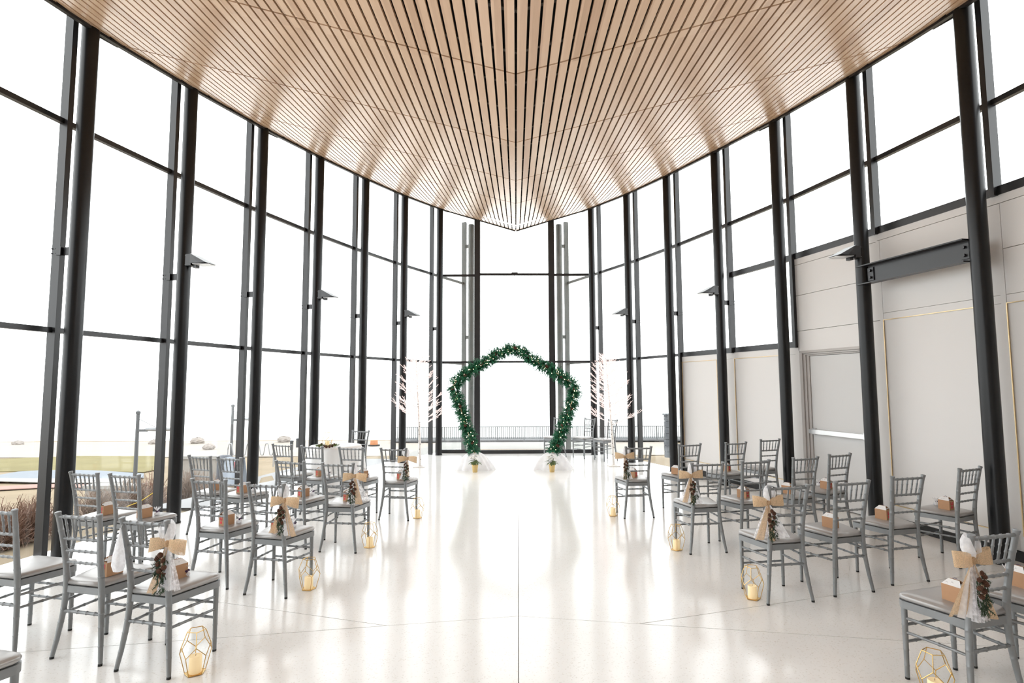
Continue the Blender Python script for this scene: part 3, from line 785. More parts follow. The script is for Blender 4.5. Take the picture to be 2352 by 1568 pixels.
# ------------------------------------------------------------------ burlap and tulle bows on the aisle chairs
def cone_mesh():
    mb = MB(); n = 8; prof = []
    for i in range(10):
        f = i / 9; z = -.022 + .044 * f; r = .0165 * math.sin(PI * min(1, .12 + .86 * f)) ** .7
        prof.append((r * (1.15 if i % 2 else .78) + .001, z))
    mb.lathe(prof, n); return mb.mesh('pinecone', CONE)
CONE_ME = cone_mesh()
def strip_mesh(path, wfun, wdir, n=1):
    mb = MB(); path = [Vector(p) for p in path]; vs = []; fs = []
    for i, p in enumerate(path):
        f = i / (len(path) - 1); w_ = wfun(f); d = Vector(wdir)
        for q in range(3): vs.append(p + d * w_ * (q - 1))
    for i in range(len(path) - 1):
        for q in range(2): fs.append((i * 3 + q, i * 3 + q + 1, (i + 1) * 3 + q + 1, (i + 1) * 3 + q))
    mb.add(vs, fs); return mb
def bow_proto(seed, flip, tails):
    """origin on the post axis at seat height; -Y is the aisle-back side; flip = +1 tails fall to +X"""
    rnd = random.Random(seed)
    o = empty('aisle_bow'); z0 = .335              # knot height above the seat
    f = flip
    # tulle gathered up and around the post top, open towards the aisle side back
    def cup(u, v):
        gap = .25 + .75 * v ** 1.5; an = -PI / 2 + gap + (2 * PI - 2 * gap) * u
        r = float(np.interp(v, [0, .18, .45, .75, 1], [.008, .026, .043, .044, .030])) * (1 + .07 * math.sin(9 * an))
        zz = z0 - .01 + .135 * v - .02 * v * abs(math.cos(an * .5 + PI / 4))
        sh = 1 - (1 - v) ** 2
        return (-.034 * flip * sh + r * math.cos(an), -.035 * (1 - sh) - .012 * sh + r * math.sin(an), zz)
    mb = MB(); mb.grid(cup, 26, 9); mb.build('tulle_loop', TULLE2, o, True)
    # bow loops
    for s in (-1, 1):
        tilt = .28 * s * f
        L_ = .125
        path = [(0, -.035, 0), (.03 * s, -.058, .004), (.07 * s, -.07, .006), (.105 * s, -.064, .004), (.128 * s, -.045, 0), (.125 * s, -.03, -.002), (.09 * s, -.022, 0), (.045 * s, -.028, 0), (0, -.035, 0)]
        R = Matrix.Rotation(tilt * .5, 3, 'Y')
        path = [R @ Vector(p) + Vector((0, 0, z0)) for p in path]
        mb = strip_mesh(path, lambda t: .012 + .03 * math.sin(PI * t) ** .6, (0, .12, 1)); mb.build('bow_loop', BURLAP, o, True)
    MB().lathe([(.010, -.020), (.017, -.012), (.019, 0), (.017, .012), (.010, .020)], 10, (0, -.04, z0)).build('knot', BURLAP, o, True)
    # tails
    def tail(name, m, xo, wtop, wbot, L__, yo, k, amp, ph, lean=0):
        def fn(u, v):
            w_ = wtop + (wbot - wtop) * v ** .8; uu = u - .5
            x = (xo * v + w_ * uu + lean * v * v)
            y = -.04 + yo * v + amp * (v ** .7) * math.sin(k * uu * 2 * PI + ph) 
            z = z0 - .01 - .9 * L__ * v + .012 * abs(uu) * v
            return (x, y, z)
        mb = MB(); mb.grid(fn, 18, 12); mb.build(name, m, o, True)
    for q, (kind, xo, wb, L__, yo) in enumerate(tails):
        m = {'T': TULLE2, 't': TULLE, 'B': BURLAP}[kind]
        tail('burlap_tail' if kind == 'B' else 'tulle_tail', m, xo, .022, wb, L__, yo, 1.3 if kind == 'B' else 3.4 + q * .4, .013 if kind == 'B' else .017, .5 + q * 1.1, .15 * xo)
    # evergreen sprig
    mb = MB(); cx = -.012 * f
    for q in range(70):
        zz = z0 - .05 - .21 * rnd.random() ** .8; xx = cx + rnd.uniform(-.03, .03); yy = -.068 + rnd.uniform(-.012, .012)
        d = Vector((rnd.uniform(-.8, .8), rnd.uniform(-.6, .1), rnd.uniform(-1.2, -.2))).normalized()
        L__ = rnd.uniform(.02, .042); a = Vector((xx, yy, zz)); b = a + d * L__
        mb.tube([a, a + d * L__ * .5 + Vector((rnd.uniform(-.003, .003), 0, 0)), b], [.0016, .0030, .0008], 4)
        sd = d.cross(Vector((0, 1, .2))).normalized()
        for e in range(3):
            c = a + d * L__ * (.3 + .25 * e)
            for sg in (-1, 1): mb.tube([c, c + (d * .6 + sd * sg).normalized() * .012], [.0016, .0006], 3)
    mb.build('sprig', SPRIG, o)
    # pinecones
    spots = [(.0, z0 - .055), (.022, z0 - .085), (-.012, z0 - .105), (.026, z0 - .125), (-.004, z0 - .145), (.014, z0 - .17), (-.018, z0 - .075)]
    for q, (xx, zz) in enumerate(spots):
        M = T(xx * f - .006 * f, -.078 + rnd.uniform(-.006, .004), zz) @ Matrix.Rotation(rnd.uniform(-1, 1), 4, 'X') @ Matrix.Rotation(rnd.uniform(-1, 1), 4, 'Y') @ Matrix.Scale(rnd.uniform(.62, .85), 4)
        inst('pinecone', CONE_ME, o, M)
    return o
BOWS = [('A1', 1, (('T', -.075, .13, .315, .02), ('t', -.03, .16, .31, .05), ('B', -.085, .05, .32, .0), ('T', .005, .07, .29, .01))),
        ('B1', 1, (('T', .01, .15, .31, .03), ('t', -.06, .12, .31, .05), ('B', -.085, .07, .29, .0), ('B', .06, .06, .31, .01))),
        ('C1', 1, (('T', -.04, .10, .32, .02), ('t', .08, .12, .28, .04), ('B', .045, .07, .31, .0))),
        ('D1', 1, (('T', -.055, .10, .29, .02), ('t', .07, .11, .28, .04), ('B', .0, .05, .25, .01))),
        ('R1a', -1, (('T', -.005, .17, .315, .02), ('B', -.085, .13, .30, .03), ('B', .10, .085, .335, .0), ('t', .03, .10, .34, .0))),
        ('R2a', -1, (('T', .095, .14, .30, .02), ('t', -.03, .14, .30, .04), ('B', -.075, .09, .30, .0), ('B', .02, .06, .31, -.01))),
        ('R3a', -1, (('T', .065, .12, .31, .02), ('t', -.03, .12, .28, .04), ('B', -.06, .07, .28, .0), ('B', .01, .05, .29, -.01))),
        ('R4a', -1, (('T', .045, .10, .31, .02), ('B', .0, .05, .31, .0), ('t', -.02, .10, .27, .04)))]
for q, (k, s, tl_) in enumerate(BOWS):
    o = bow_proto(20 + q, 1 if k[0] != 'R' else -1, tl_)
    x, y, a = CH[k]
    px, py = post_at(.80)
    M = T(x, y) @ RZ(a) @ T(s * (px + .034), py + .006, .455)
    o.location = M.to_translation(); o.rotation_euler = (0, 0, a)
    row = ROWN[k[:2] if k[0] == 'R' else k[0]]
    tag(o, 'burlap and white tulle bow with pinecones on the aisle chair of the %s' % row, 'bow', 'aisle chair bows')

# white tulle pouch hanging on the left post of the nearest aisle chair
x, y, a = CH['A1']; M = T(x, y) @ RZ(a)
o = empty('hanging_tulle_pouch'); px, py = post_at(.80); o.location = M @ Vector((-px - .004, py - .032, .60)); o.rotation_euler = (0, 0, a); o.scale = (.78, .78, .86)
MB().lathe([(.004, .30), (.007, .27), (.022, .20), (.038, .12), (.044, .05), (.03, .005), (.012, 0)], 14, sq=lambda an, z: 1 + .12 * math.sin(5 * an)).build('pouch', TULLE2, o, True)
MB().tube([(0, 0, .29), (.006, .01, .325), (.012, .022, .34)], .0018, 5).build('ribbon', TISSUE, o)
tag(o, 'white tulle pouch hanging from the left post of the nearest bow-tied chair', 'pouch')

# ------------------------------------------------------------------ favor boxes and pouches on the seats
def box_proto(sg):
    """sg=+1: long face turned to the right, printed narrow face to the left (left block); -1 mirrored"""
    o = empty('favor_box'); W_, D_, H_ = .105, .068, .088
    MB().box((0, 0, H_ / 2), (W_, D_, H_)).build('body', KRAFT, o)
    # open gable top: two white flaps leaning together
    for s in (-1, 1):
        vs = [(-W_ / 2 * .98, s * D_ / 2, H_), (W_ / 2 * .98, s * D_ / 2, H_), (W_ / 2 * .55, s * .006, H_ + .03), (-W_ / 2 * .55, s * .006, H_ + .03)]
        vs2 = [(a_, b_ - s * .0015, c_ - .0012) for a_, b_, c_ in vs]
        MB().add(vs + vs2, [(0, 1, 2, 3), (7, 6, 5, 4), (0, 4, 5, 1), (1, 5, 6, 2), (2, 6, 7, 3), (3, 7, 4, 0)]).build('flap', KRAFT if s > 0 else TISSUE, o)
    mb = MB(); rr = random.Random(5)
    pts = []
    for i in range(7):
        for j in range(4): pts.append((-.04 + .08 * i / 6 + rr.uniform(-.004, .004), -.026 + .052 * j / 3 + rr.uniform(-.004, .004), H_ - .004 + rr.uniform(0, .036) * (1 if 0 < i < 6 else .3)))
    mb.add(pts, [(i * 4 + j, (i + 1) * 4 + j, (i + 1) * 4 + j + 1, i * 4 + j + 1) for i in range(6) for j in range(3)]); mb.build('tissue', TISSUE, o)
    # red printed mark on one narrow end
    e = -sg * (W_ / 2 + .0006); mb = MB()
    for (y0, z0, wy, wz) in ((-.012, .062, .009, .03), (.012, .062, .009, .03), (0, .050, .033, .008), (0, .027, .024, .02)): mb.box((e, y0, z0), (.001, wy, wz))
    mb.build('print', REDINK, o)
    # little dark string
    MB().tube([(-.01, 0, H_ + .032), (0, 0, H_ + .038), (.012, .004, H_ + .034)], .0016, 5).build('string', PURPLE, o)
    return o
def pouch_proto():
    o = empty('tulle_favor')
    MB().lathe([(.008, 0), (.022, .003), (.027, .014), (.022, .026), (.008, .034)], 12, sq=lambda an, z: 1 + .1 * math.sin(4 * an)).build('bundle', TULLE2, o, True)
    mb = MB()
    for k in range(9):
        a = 2 * PI * k / 9
        c, s_ = math.cos(a), math.sin(a); c2, s2 = math.cos(a + .5), math.sin(a + .5)
        mb.add([(0, 0, .034), (.026 * c, .026 * s_, .066), (.034 * (c + c2) / 2, .034 * (s_ + s2) / 2, .078), (.026 * c2, .026 * s2, .064)], [(0, 1, 2, 3)])
    mb.build('ruffle', TULLE, o)
    mb = MB(); mb.tube([(-.009, 0, .034), (0, .009, .034), (.009, 0, .034), (0, -.009, .034), (-.009, 0, .034)], .0025, 6)
    mb.tube([(.008, -.004, .034), (.022, -.012, .036), (.030, -.010, .030)], [.004, .008, .005], 6); mb.tube([(.008, -.004, .034), (.02, .004, .040), (.028, .008, .036)], [.004, .007, .004], 6)
    mb.build('ribbon', PURPLE, o)
    return o
BX = {'A1': (405, 1327), 'A2': (256, 1318), 'B2': (520.5, 1204), 'B1': (636.7, 1219.7), 'B3': (331.7, 1187.4), 'B4': (244.8, 1180.5), 'C1': (801.7, 1149.4), 'C2': (697, 1139.4), 'C3': (556.4, 1131), 'C4': (494.7, 1124.5),
      'D1': (919.4, 1102), 'D2': (834.7, 1096.3), 'D3': (735.7, 1092.6), 'R4a': (1453.4, 1095.4), 'R4b': (1555.8, 1089), 'R4c': (1668, 1081.4), 'R3b': (1707.4, 1142), 'R3c': (1809.5, 1132.4), 'R3d': (1898, 1121.6),
      'R2a': (1769.7, 1222.8), 'R2b': (1907.7, 1210.2), 'R2c': (2029, 1191.3), 'R2d': (2173.6, 1168.8), 'R1a': (2196, 1380), 'R1b': (2342, 1345)}
PX = {'A1': (426, 1322), 'B2': (549, 1199.6), 'B1': (673, 1209.7), 'B3': (360.7, 1182), 'B4': (264, 1176), 'C2': (720, 1133.6), 'C3': (583.6, 1126.5), 'D1': (936, 1100.6), 'D2': (844.5, 1094.5), 'D3': (754.4, 1090.6),
      'R3d': (1880, 1115), 'R2d': (2151, 1160), 'R1b': (2325, 1322)}
ZC = SEAT_Z + .0485
def on_seat(k, p, rad):
    """keep the item on the flat of its cushion"""
    x, y, a = CH[k]; L = (T(x, y) @ RZ(a)).inverted() @ Vector((p.x, p.y, 0))
    L.x = max(-.15 + rad * .3, min(.15 - rad * .3, L.x)); L.y = max(.115 + rad, min(.395 - rad, L.y))
    return (T(x, y) @ RZ(a)) @ Vector((L.x, L.y, ZC))
bl, br_ = box_proto(1), box_proto(-1); used = {1: False, -1: False}
for k, q in BX.items():
    sg = -1 if k[0] == 'R' else 1
    base = bl if sg > 0 else br_
    o = base if not used[sg] else copy_tree(base); used[sg] = True
    o.location = on_seat(k, atz(*q, ZC), .045)
    d = math.atan2(abs(o.location.x), o.location.y)      # turned a corner towards the back of the hall
    o.rotation_euler = (0, 0, sg * (d + math.radians(33)))
    tag(o, 'kraft favor box, %s' % where(k), 'box', 'kraft favor boxes')
pp = pouch_proto(); pu = False
for k, q in PX.items():
    o = pp if not pu else copy_tree(pp); pu = True
    o.location = on_seat(k, atz(*q, ZC), .012); o.rotation_euler = (0, 0, CH[k][2] + random.uniform(-.5, .5))
    tag(o, 'white tulle favor bundle, %s' % where(k), 'favor', 'tulle favor bundles')

# ------------------------------------------------------------------ geometric gold lanterns
def dodeca():
    rings = [(.052, .25, 0), (.082, .172, 0), (.089, .118, PI / 5), (.058, .004, PI / 5)]
    V = [[Vector((r * math.cos(2 * PI * k / 5 + ph), r * math.sin(2 * PI * k / 5 + ph), z)) for k in range(5)] for r, z, ph in rings]
    return V
def lantern_proto():
    o = empty('geometric_lantern'); V = dodeca(); Tp, U, Lw, B = V
    E_ = []
    for k in range(5):
        k2 = (k + 1) % 5
        E_ += [(Tp[k], Tp[k2]), (Tp[k], U[k]), (U[k], Lw[k]), (U[k2], Lw[k]), (Lw[k], B[k]), (B[k], B[k2])]
    for a, b in E_:
        mb = MB(); mb.tube([a, b], .0024, 6); mb.build('wire', BRASS, o)
    for k in range(5):
        k2 = (k + 1) % 5; k0 = (k - 1) % 5
        for f in ([Tp[k], Tp[k2], U[k2], Lw[k], U[k]], [U[k], Lw[k], B[k], B[k0], Lw[k0]]):
            c = sum(f, Vector()) / 5; nn = (f[1] - f[0]).cross(f[2] - f[0]).normalized()
            vs = [c + (p - c) * .985 + nn * .0008 for p in f] + [c + (p - c) * .985 - nn * .0008 for p in f]
            MB().add(vs, [(0, 1, 2, 3, 4), (9, 8, 7, 6, 5)] + [(i, 5 + i, 5 + (i + 1) % 5, (i + 1) % 5) for i in range(5)]).build('pane', GLASS2, o)
    MB().prism([(p.x * .97, p.y * .97) for p in B], .001, .004).build('base_plate', BRASS, o)
    c = MB().lathe([(.033, .004), (.035, .008), (.035, .098), (.033, .102), (.024, .099)], 18).build('candle', CANDLE, o); smooth_by_angle(c, 40)
    MB().tube([(0, 0, .098), (.001, 0, .110)], .0014, 5).build('wick', BARK, c)
    return o
LP = [('A', (448, 1545), .2), ('B', (709, 1352), .9), ('C', (849, 1256), .5), ('D', (959, 1189), .3), ('R4', (1408, 1184), .7), ('R3', (1554, 1262), .1), ('R2', (1729, 1374), .45), ('R1', (2150, 1606), .25)]
lp = lantern_proto(); fl_ = True
for row, q, rot in LP:
    o = lp if fl_ else copy_tree(lp); fl_ = False
    p = atz(*q); o.location = (p.x, p.y, 0); o.rotation_euler = (0, 0, rot)
    tag(o, 'gold wire geometric lantern with ivory candle on the floor by the %s' % ROWN[row], 'lantern', 'aisle lanterns')

# ------------------------------------------------------------------ garland arch
def twig_cluster(mb, p, d, L_, rnd, nn=16, nl=.035, w_=.0045):
    d = d.normalized(); ref = Vector((0, 0, 1)) if abs(d.z) < .8 else Vector((1, 0, 0))
    a = d.cross(ref).normalized(); b = d.cross(a)
    for q in range(nn):
        f = (q + .5) / nn; c = p + d * L_ * f; th = q * 2.4 + rnd.uniform(-.3, .3)
        e = (d * .9 + (a * math.cos(th) + b * math.sin(th)) * .9).normalized()
        sd = e.cross(d).normalized() * w_
        tip = c + e * nl * rnd.uniform(.8, 1.2)
        mb.add([c - sd, c + sd, tip + sd * .5, tip - sd * .5], [(0, 1, 2, 3)])
AY = 11.45
APX = [(1090, 1036), (1072, 985), (1056, 930), (1041, 886), (1052, 870), (1085, 848), (1122, 825), (1152, 807), (1178, 800), (1205, 812), (1240, 835), (1280, 858), (1313, 880), (1322, 896), (1310, 935), (1292, 985), (1270, 1038)]
AP = [aty(x, y, AY) for x, y in APX]
def arch():
    o = empty('garland_arch', (.03, AY, 0)); off = Vector((-.03, -AY, 0)); P = [p + off for p in AP]; rnd = random.Random(3)
    fr_pts = [Vector((P[0].x + .03, 0, .0))] + P + [Vector((P[-1].x - .03, 0, .0))]
    mb = MB(); mb.tube(fr_pts, .012, 8); mb.build('frame', GOLD, o)
    seg = []; tot = 0
    for a, b in zip(P[:-1], P[1:]): seg.append((tot, a, b)); tot += (b - a).length
    def at(s):
        for s0, a, b in reversed(seg):
            if s >= s0: return a + (b - a) * min(1, (s - s0) / (b - a).length), (b - a).normalized()
    mb = MB(); N = 2100
    for i in range(N):
        c, tdir = at(tot * i / (N - 1)); th = rnd.uniform(0, 2 * PI)
        n1 = Vector((0, 1, 0)); n2 = tdir.cross(n1).normalized()
        rad = n1 * math.cos(th) * .8 + n2 * math.sin(th)
        d = rad + tdir * rnd.uniform(-.9, .9) + Vector((0, 0, -.15))
        twig_cluster(mb, c + rad * rnd.uniform(0, .045), d, rnd.uniform(.075, .155), rnd, 17, .037, .0062)
    f = mb.build('foliage', NEEDLE, o); tag(f, kind='stuff')
    for i in range(15):
        c, tdir = at(tot * (i + .5) / 15); M = T(*(c + Vector((rnd.uniform(-.04, .04), -.085, rnd.uniform(-.04, .04))))) @ Matrix.Rotation(rnd.uniform(-1, 1), 4, 'X') @ Matrix.Rotation(rnd.uniform(-1, 1), 4, 'Y') @ Matrix.Scale(1.7, 4)
        inst('pinecone', CONE_ME, o, M)
    bm = MB().lathe([(.002, -.008), (.006, -.004), (.007, 0), (.005, .005), (.001, .008)], 6).mesh('bulb', BULB)
    for i in range(120):
        c, tdir = at(tot * rnd.random()); th = rnd.uniform(0, 2 * PI); n2 = tdir.cross(Vector((0, 1, 0))).normalized()
        rr = rnd.uniform(.03, .10)
        inst('bulb', bm, o, T(*(c + n2 * math.sin(th) * rr + Vector((0, -.06 - .06 * rnd.random(), 0)))))
    tag(o, 'pentagon arch wrapped in green garland with tiny warm lights and pinecones', 'arch')
arch()
# tulle heaped round both feet of the arch
for q, (cx, sd, lab) in enumerate(((AP[0].x, 1, 'left'), (AP[-1].x, 2, 'right'))):
    rnd = random.Random(sd); ph = [rnd.uniform(0, 6) for _ in range(6)]
    def fn(u, v, ph=ph):
        a = 2 * PI * u; r = (.30 * (1 - v ** 1.7) ** .5 + .07 * (1 - v) ** 3) * (1 + .08 * math.sin(6 * a + ph[0]) + .06 * math.sin(11 * a + ph[1] + 3 * v)) + .03
        z = .36 * v + .018 * math.sin(9 * a + ph[2]) * math.sin(PI * v)
        return (r * math.cos(a), r * .5 * math.sin(a), max(z, .002))
    mb = MB(); mb.grid(fn, 72, 18)
    o = mb.build('tulle_drape', HEAP, None, True); o.location = (cx, AY + .05, 0)
    tag(o, 'white tulle heaped around the %s foot of the garland arch' % lab, 'tulle', 'tulle at the arch feet')

# potted white poinsettias
def leaf_mesh(m, L_, W_, name):
    def fn(u, v):
        w_ = W_ * math.sin(PI * min(1, v * .92 + .06)) ** .8 * (u - .5); return (w_, L_ * v, .012 * math.sin(PI * v) - .35 * w_ * w_ / W_ - .03 * v * v)
    mb = MB(); mb.grid(fn, 2, 5); return mb.mesh(name, m, True)
LEAF_ME, BRACT_ME = leaf_mesh(LEAF, .105, .055, 'leaf'), leaf_mesh(BRACT, .095, .05, 'bract')
for lab, q in (('left', (1091, 1084)), ('right', (1268, 1083.5))):
    p = atz(*q); o = empty('potted_poinsettia', (p.x, p.y, 0)); rnd = random.Random(len(lab))
    pot = MB().lathe([(.042, 0), (.044, .004), (.058, .118), (.062, .12), (.062, .132), (.054, .132), (.052, .118), (.0, .116)], 20).build('pot', POT, o); smooth_by_angle(pot, 35)
    for k in range(9):
        a = 2 * PI * k / 9 + rnd.uniform(-.2, .2)
        mb = MB(); mb.tube([(0, 0, .11), (.02 * math.cos(a), .02 * math.sin(a), .18), (.035 * math.cos(a), .035 * math.sin(a), .235)], .003, 5); mb.build('stem', LEAF, o)
    for k in range(14):
        a = 2 * PI * k / 14 + rnd.uniform(-.2, .2); z = .15 + .05 * rnd.random()
        inst('leaf', LEAF_ME, o, T(.02 * math.cos(a), .02 * math.sin(a), z) @ RZ(a - PI / 2) @ Matrix.Rotation(rnd.uniform(-.3, .25), 4, 'X') @ Matrix.Scale(rnd.uniform(.9, 1.15), 4))
    for c in range(5):
        ca = 2 * PI * c / 5; cx, cy, cz = (.065 * math.cos(ca), .065 * math.sin(ca), .235 + .03 * (c % 2)) if c else (0, 0, .285)
        for k in range(6):
            a = 2 * PI * k / 6 + c
            inst('bract', BRACT_ME, o, T(cx, cy, cz) @ RZ(a - PI / 2) @ Matrix.Rotation(rnd.uniform(.0, .5), 4, 'X') @ Matrix.Scale(rnd.uniform(.75, 1.0), 4))
    o.scale = (1.08, 1.08, 1.12)
    tag(o, 'white poinsettia in a gold foil pot before the %s foot of the arch' % lab, 'plant', 'potted poinsettias')

# ------------------------------------------------------------------ lit white twig trees
def twig_tree(base, H_, seed, label, lean):
    o = empty('twig_tree', base); rnd = random.Random(seed)
    MB().box((0, 0, .008), (.24, .24, .016)).build('base_plate', BIRCH, o)
    def trunk(z): f = z / H_; return Vector((lean * f + .012 * math.sin(5 * f), .008 * math.sin(4 * f + 1), z))
    zs = [H_ * k / 14 for k in range(15)]
    tr = MB().tube([trunk(z) for z in zs], [.032 * (1 - .88 * (z / H_)) + .002 for z in zs], 10).build('trunk', BIRCH, o); smooth_by_angle(tr, 60)
    for a in range(3):
        an = 2 * PI * a / 3; MB().bar((0, 0, .02), (.07 * math.cos(an), .07 * math.sin(an), .012), .02, .03, (0, 0, 1)).build('foot_brace', BIRCH, o)
    for k in range(13):
        z = .18 + 1.25 * k / 13 + rnd.uniform(-.03, .03); c = trunk(z); an = rnd.uniform(-2.6, -.5); r = .034 * (1 - .88 * z / H_)
        MB().box(c + Vector((math.cos(an), math.sin(an), 0)) * r, (.012, .012, .016)).build('bark_fleck', BARK, tr)
    for k in range(44):
        f = k / 43; z = .86 + (H_ - .98) * f ** .95; c = trunk(z); an = k * 2.4 + rnd.uniform(-.3, .3)
        reach = .52 * (1 - f) ** .7 * rnd.uniform(.8, 1.05) + .08; rise = rnd.uniform(.35, .75) * reach + .16 * f
        hd = Vector((math.cos(an), math.sin(an), 0)); mb = MB()
        q = [c + hd * reach * g + Vector((0, 0, rise * g ** 1.25)) for g in (0, .35, .7, 1)]
        mb.tube(q, [.009, .007, .0055, .0032], 5)
        for b in range(10):
            g = .25 + .075 * b; s0 = c + hd * reach * g + Vector((0, 0, rise * g ** 1.25))
            sd = hd.cross(Vector((0, 0, 1))) * (1 if b % 2 else -1)
            d = (hd * .8 + sd * rnd.uniform(.3, .8) + Vector((0, 0, rnd.uniform(.2, .8)))).normalized(); L_ = rnd.uniform(.10, .22) * (1.1 - .4 * f)
            m1 = s0 + d * L_ * .55
            mb.tube([s0, m1, s0 + d * L_ + Vector((0, 0, .02))], [.0055, .0046, .0030], 4)
            mb.tube([m1, m1 + (d + sd * -.6 + Vector((0, 0, .3))).normalized() * L_ * .5], [.0044, .0028], 4)
        mb.build('branch', TWIG, o)
    tag(o, label, 'tree', 'lit twig trees')
tb = atz(964, 1072); twig_tree((tb.x, tb.y, 0), 2.28, 1, 'lit white birch twig tree left of the garland arch', -.08)
tb = atz(1410, 1070); twig_tree((tb.x, tb.y, 0), 2.28, 2, 'lit white birch twig tree right of the garland arch', -.12)

# ------------------------------------------------------------------ round table with centrepiece
tc_ = atz(771, 1022.5, .75)
o = empty('round_table', (tc_.x, tc_.y, 0))
MB().lathe([(.40, .722), (.405, .726), (.405, .744), (.40, .748)], 40).build('top', BIRCH, o)
MB().lathe([(.03, .02), (.03, .722)], 12).build('pedestal', STEEL, o); MB().lathe([(.24, 0), (.24, .018), (.03, .03)], 24).build('foot', STEEL, o)
tag(o, 'small round pedestal table hidden under a white cloth by the left windows', 'table')
def ctop(u, v):
    a = 2 * PI * u
    if v < .3: r = .414 * (v / .3); return (r * math.cos(a), r * math.sin(a), .752)
    f = (v - .3) / .7; wv = f ** .7 * (.035 * math.sin(11 * a) + .015 * math.sin(5 * a + 1)); r = .414 + .012 * min(1, f * 6) + .06 * f + wv
    return (r * math.cos(a), r * math.sin(a), .752 - .74 * f)
mb = MB(); mb.grid(ctop, 110, 14); o = mb.build('tablecloth', LINEN, None, True); o.location = (tc_.x, tc_.y, 0)
tag(o, 'long white cloth draped over the round table by the left windows', 'tablecloth')
# lantern, glass cylinder, cones on the table
l2 = copy_tree(lp); ctr = atz(752, 1026, .755); l2.location = (ctr.x, ctr.y, .755); l2.scale = (.9, .9, .9); tag(l2, 'gold wire geometric lantern standing on the white clothed round table', 'lantern')
VG = glass_mat('vase_glass', (.95, .965, .975), 1.45, 1.3)
g = atz(756, 1019, .755); o = empty('glass_vase', (g.x, g.y, .754))
MB().lathe([(.028, 0), (.032, .004), (.030, .30), (.034, .40), (.036, .50), (.034, .50), (.031, .40), (.027, .30), (.027, .01), (.001, .01)], 18).build('cylinder', VG, o, True)
MB().lathe([(.026, .011), (.026, .03), (.001, .031)], 14).build('pebbles', TISSUE, o)
tag(o, 'tall clear glass cylinder vase on the round table behind the lantern', 'vase')
rnd = random.Random(9)
for q, (px, py) in enumerate(((733, 1027), (738, 1024), (743, 1028), (749, 1029), (757, 1028.5), (763, 1027), (768, 1024.5))):
    c = atz(px, py, .757); o = inst('pinecone', CONE_ME); o.location = (c.x, c.y, .782); o.rotation_euler = (rnd.uniform(-.6, .6), rnd.uniform(-.6, .6), 0); o.scale = (1.15, 1.15, 1.15)
    tag(o, 'brown pinecone in the evergreen ring around the table lantern', 'pinecone', 'pinecones on the round table')
mb = MB()
for q in range(60):
    a = rnd.uniform(0, 2 * PI); r = rnd.uniform(.07, .12); twig_cluster(mb, Vector((r * math.cos(a) * 1.3, r * math.sin(a), .012)), Vector((math.cos(a + 1), math.sin(a + 1), .35)), .045, rnd, 8, .022, .003)
o = mb.build('evergreen_ring', mat('olive_greens', (.12, .19, .05), .6, 0, .3, .4, 30)); o.location = (ctr.x, ctr.y, .757)
tag(o, 'loose evergreen ring around the lantern on the round table', 'greenery')

# ================================================================== outdoors
GZ = -2.8
def ground():
    def hgt(x, y):
        # embankment falling away from the hall
        dl = 0
        if y < 14.5:
            xl = float(np.interp(y, [p.y for p in ML], [p.x for p in ML])); xr = float(np.interp(y, [p.y for p in MR], [p.x for p in MR]))
            d = max(xl - x, x - xr, 0)
        else: d = math.hypot(max(abs(x) - 2.2, 0), y - 14.5) * .8
        f = min(1, max(0, (d - .6) / 11.)); f = f * f * (3 - 2 * f)
        return -.22 + (GZ + .22) * f + .03 * math.sin(x * 1.3) * math.sin(y * .9) * f
    xs = np.concatenate([np.linspace(-70, -20, 14), np.linspace(-18, 18, 50), np.linspace(20, 60, 10)]); ys = np.concatenate([np.linspace(-16, 30, 70), np.linspace(31, 47, 12)])
    vs = [(float(x), float(y), hgt(x, y)) for y in ys for x in xs]; nx = len(xs)
    fs = [(j * nx + i, j * nx + i + 1, (j + 1) * nx + i + 1, (j + 1) * nx + i) for j in range(len(ys) - 1) for i in range(nx - 1)]
    o = MB().add(vs, fs).build('ground', mat('dry_winter_lawn', (.225, .18, .125), .95, 0, .1, .18, .8), None, True); tag(o, kind='structure')
    return hgt
HG = ground()
def flat(name, poly, m, z, th=.03):
    o = MB().prism(poly, z - th, z).build(name, m); tag(o, kind='structure'); return o
def gp(x, y, z=GZ): p = atz(x, y, z); return (p.x, p.y)
GRASS = mat('pale_spring_grass', (.178, .155, .078), .95, 0, .1, .2, .6)
ROAD = mat('blue_grey_asphalt', (0.198, 0.215, 0.238), .9, 0, .1, .08, 2)
KERB = mat('pale_concrete', (0.304, 0.297, 0.284), .9, 0, .1, .08, 2)
SAND = mat('pale_sand', (0.310, 0.277, 0.244), .95, 0, .1, .06, .4)
BRICKP = mat('pink_brick_paving', (0.297, 0.191, 0.165), .9, 0, .1, .15, 3)
lake = MB().box((0, 330, -3.3), (1400, 570, .02)).build('lake', mat('pale_lake_water', (0.277, 0.297, 0.304), .12, 0, .6)); tag(lake, kind='structure')
flat('beach', [(-70, 36), (12, 36), (12, 46), (-70, 46)], SAND, GZ + .05)
flat('lawn', [gp(-300, 1090), gp(0, 1085), gp(100, 1083), gp(330, 1086), gp(370, 1078), gp(372, 1049), gp(170, 1049), gp(-10, 1056), gp(-300, 1062)][::1], GRASS, GZ + .06)
flat('road', [gp(-200, 1125), gp(0, 1104), gp(95, 1104), gp(230, 1102), gp(330, 1100), gp(330, 1090), gp(230, 1083.5), gp(170, 1082), gp(95, 1082.5), gp(40, 1086), gp(0, 1093), gp(-200, 1110)], ROAD, GZ + .075)
flat('kerb', [gp(-100, 1123), gp(0, 1110), gp(95, 1113), gp(300, 1114), gp(300, 1104), gp(95, 1104), gp(0, 1103), gp(-100, 1115)], KERB, GZ + .12)
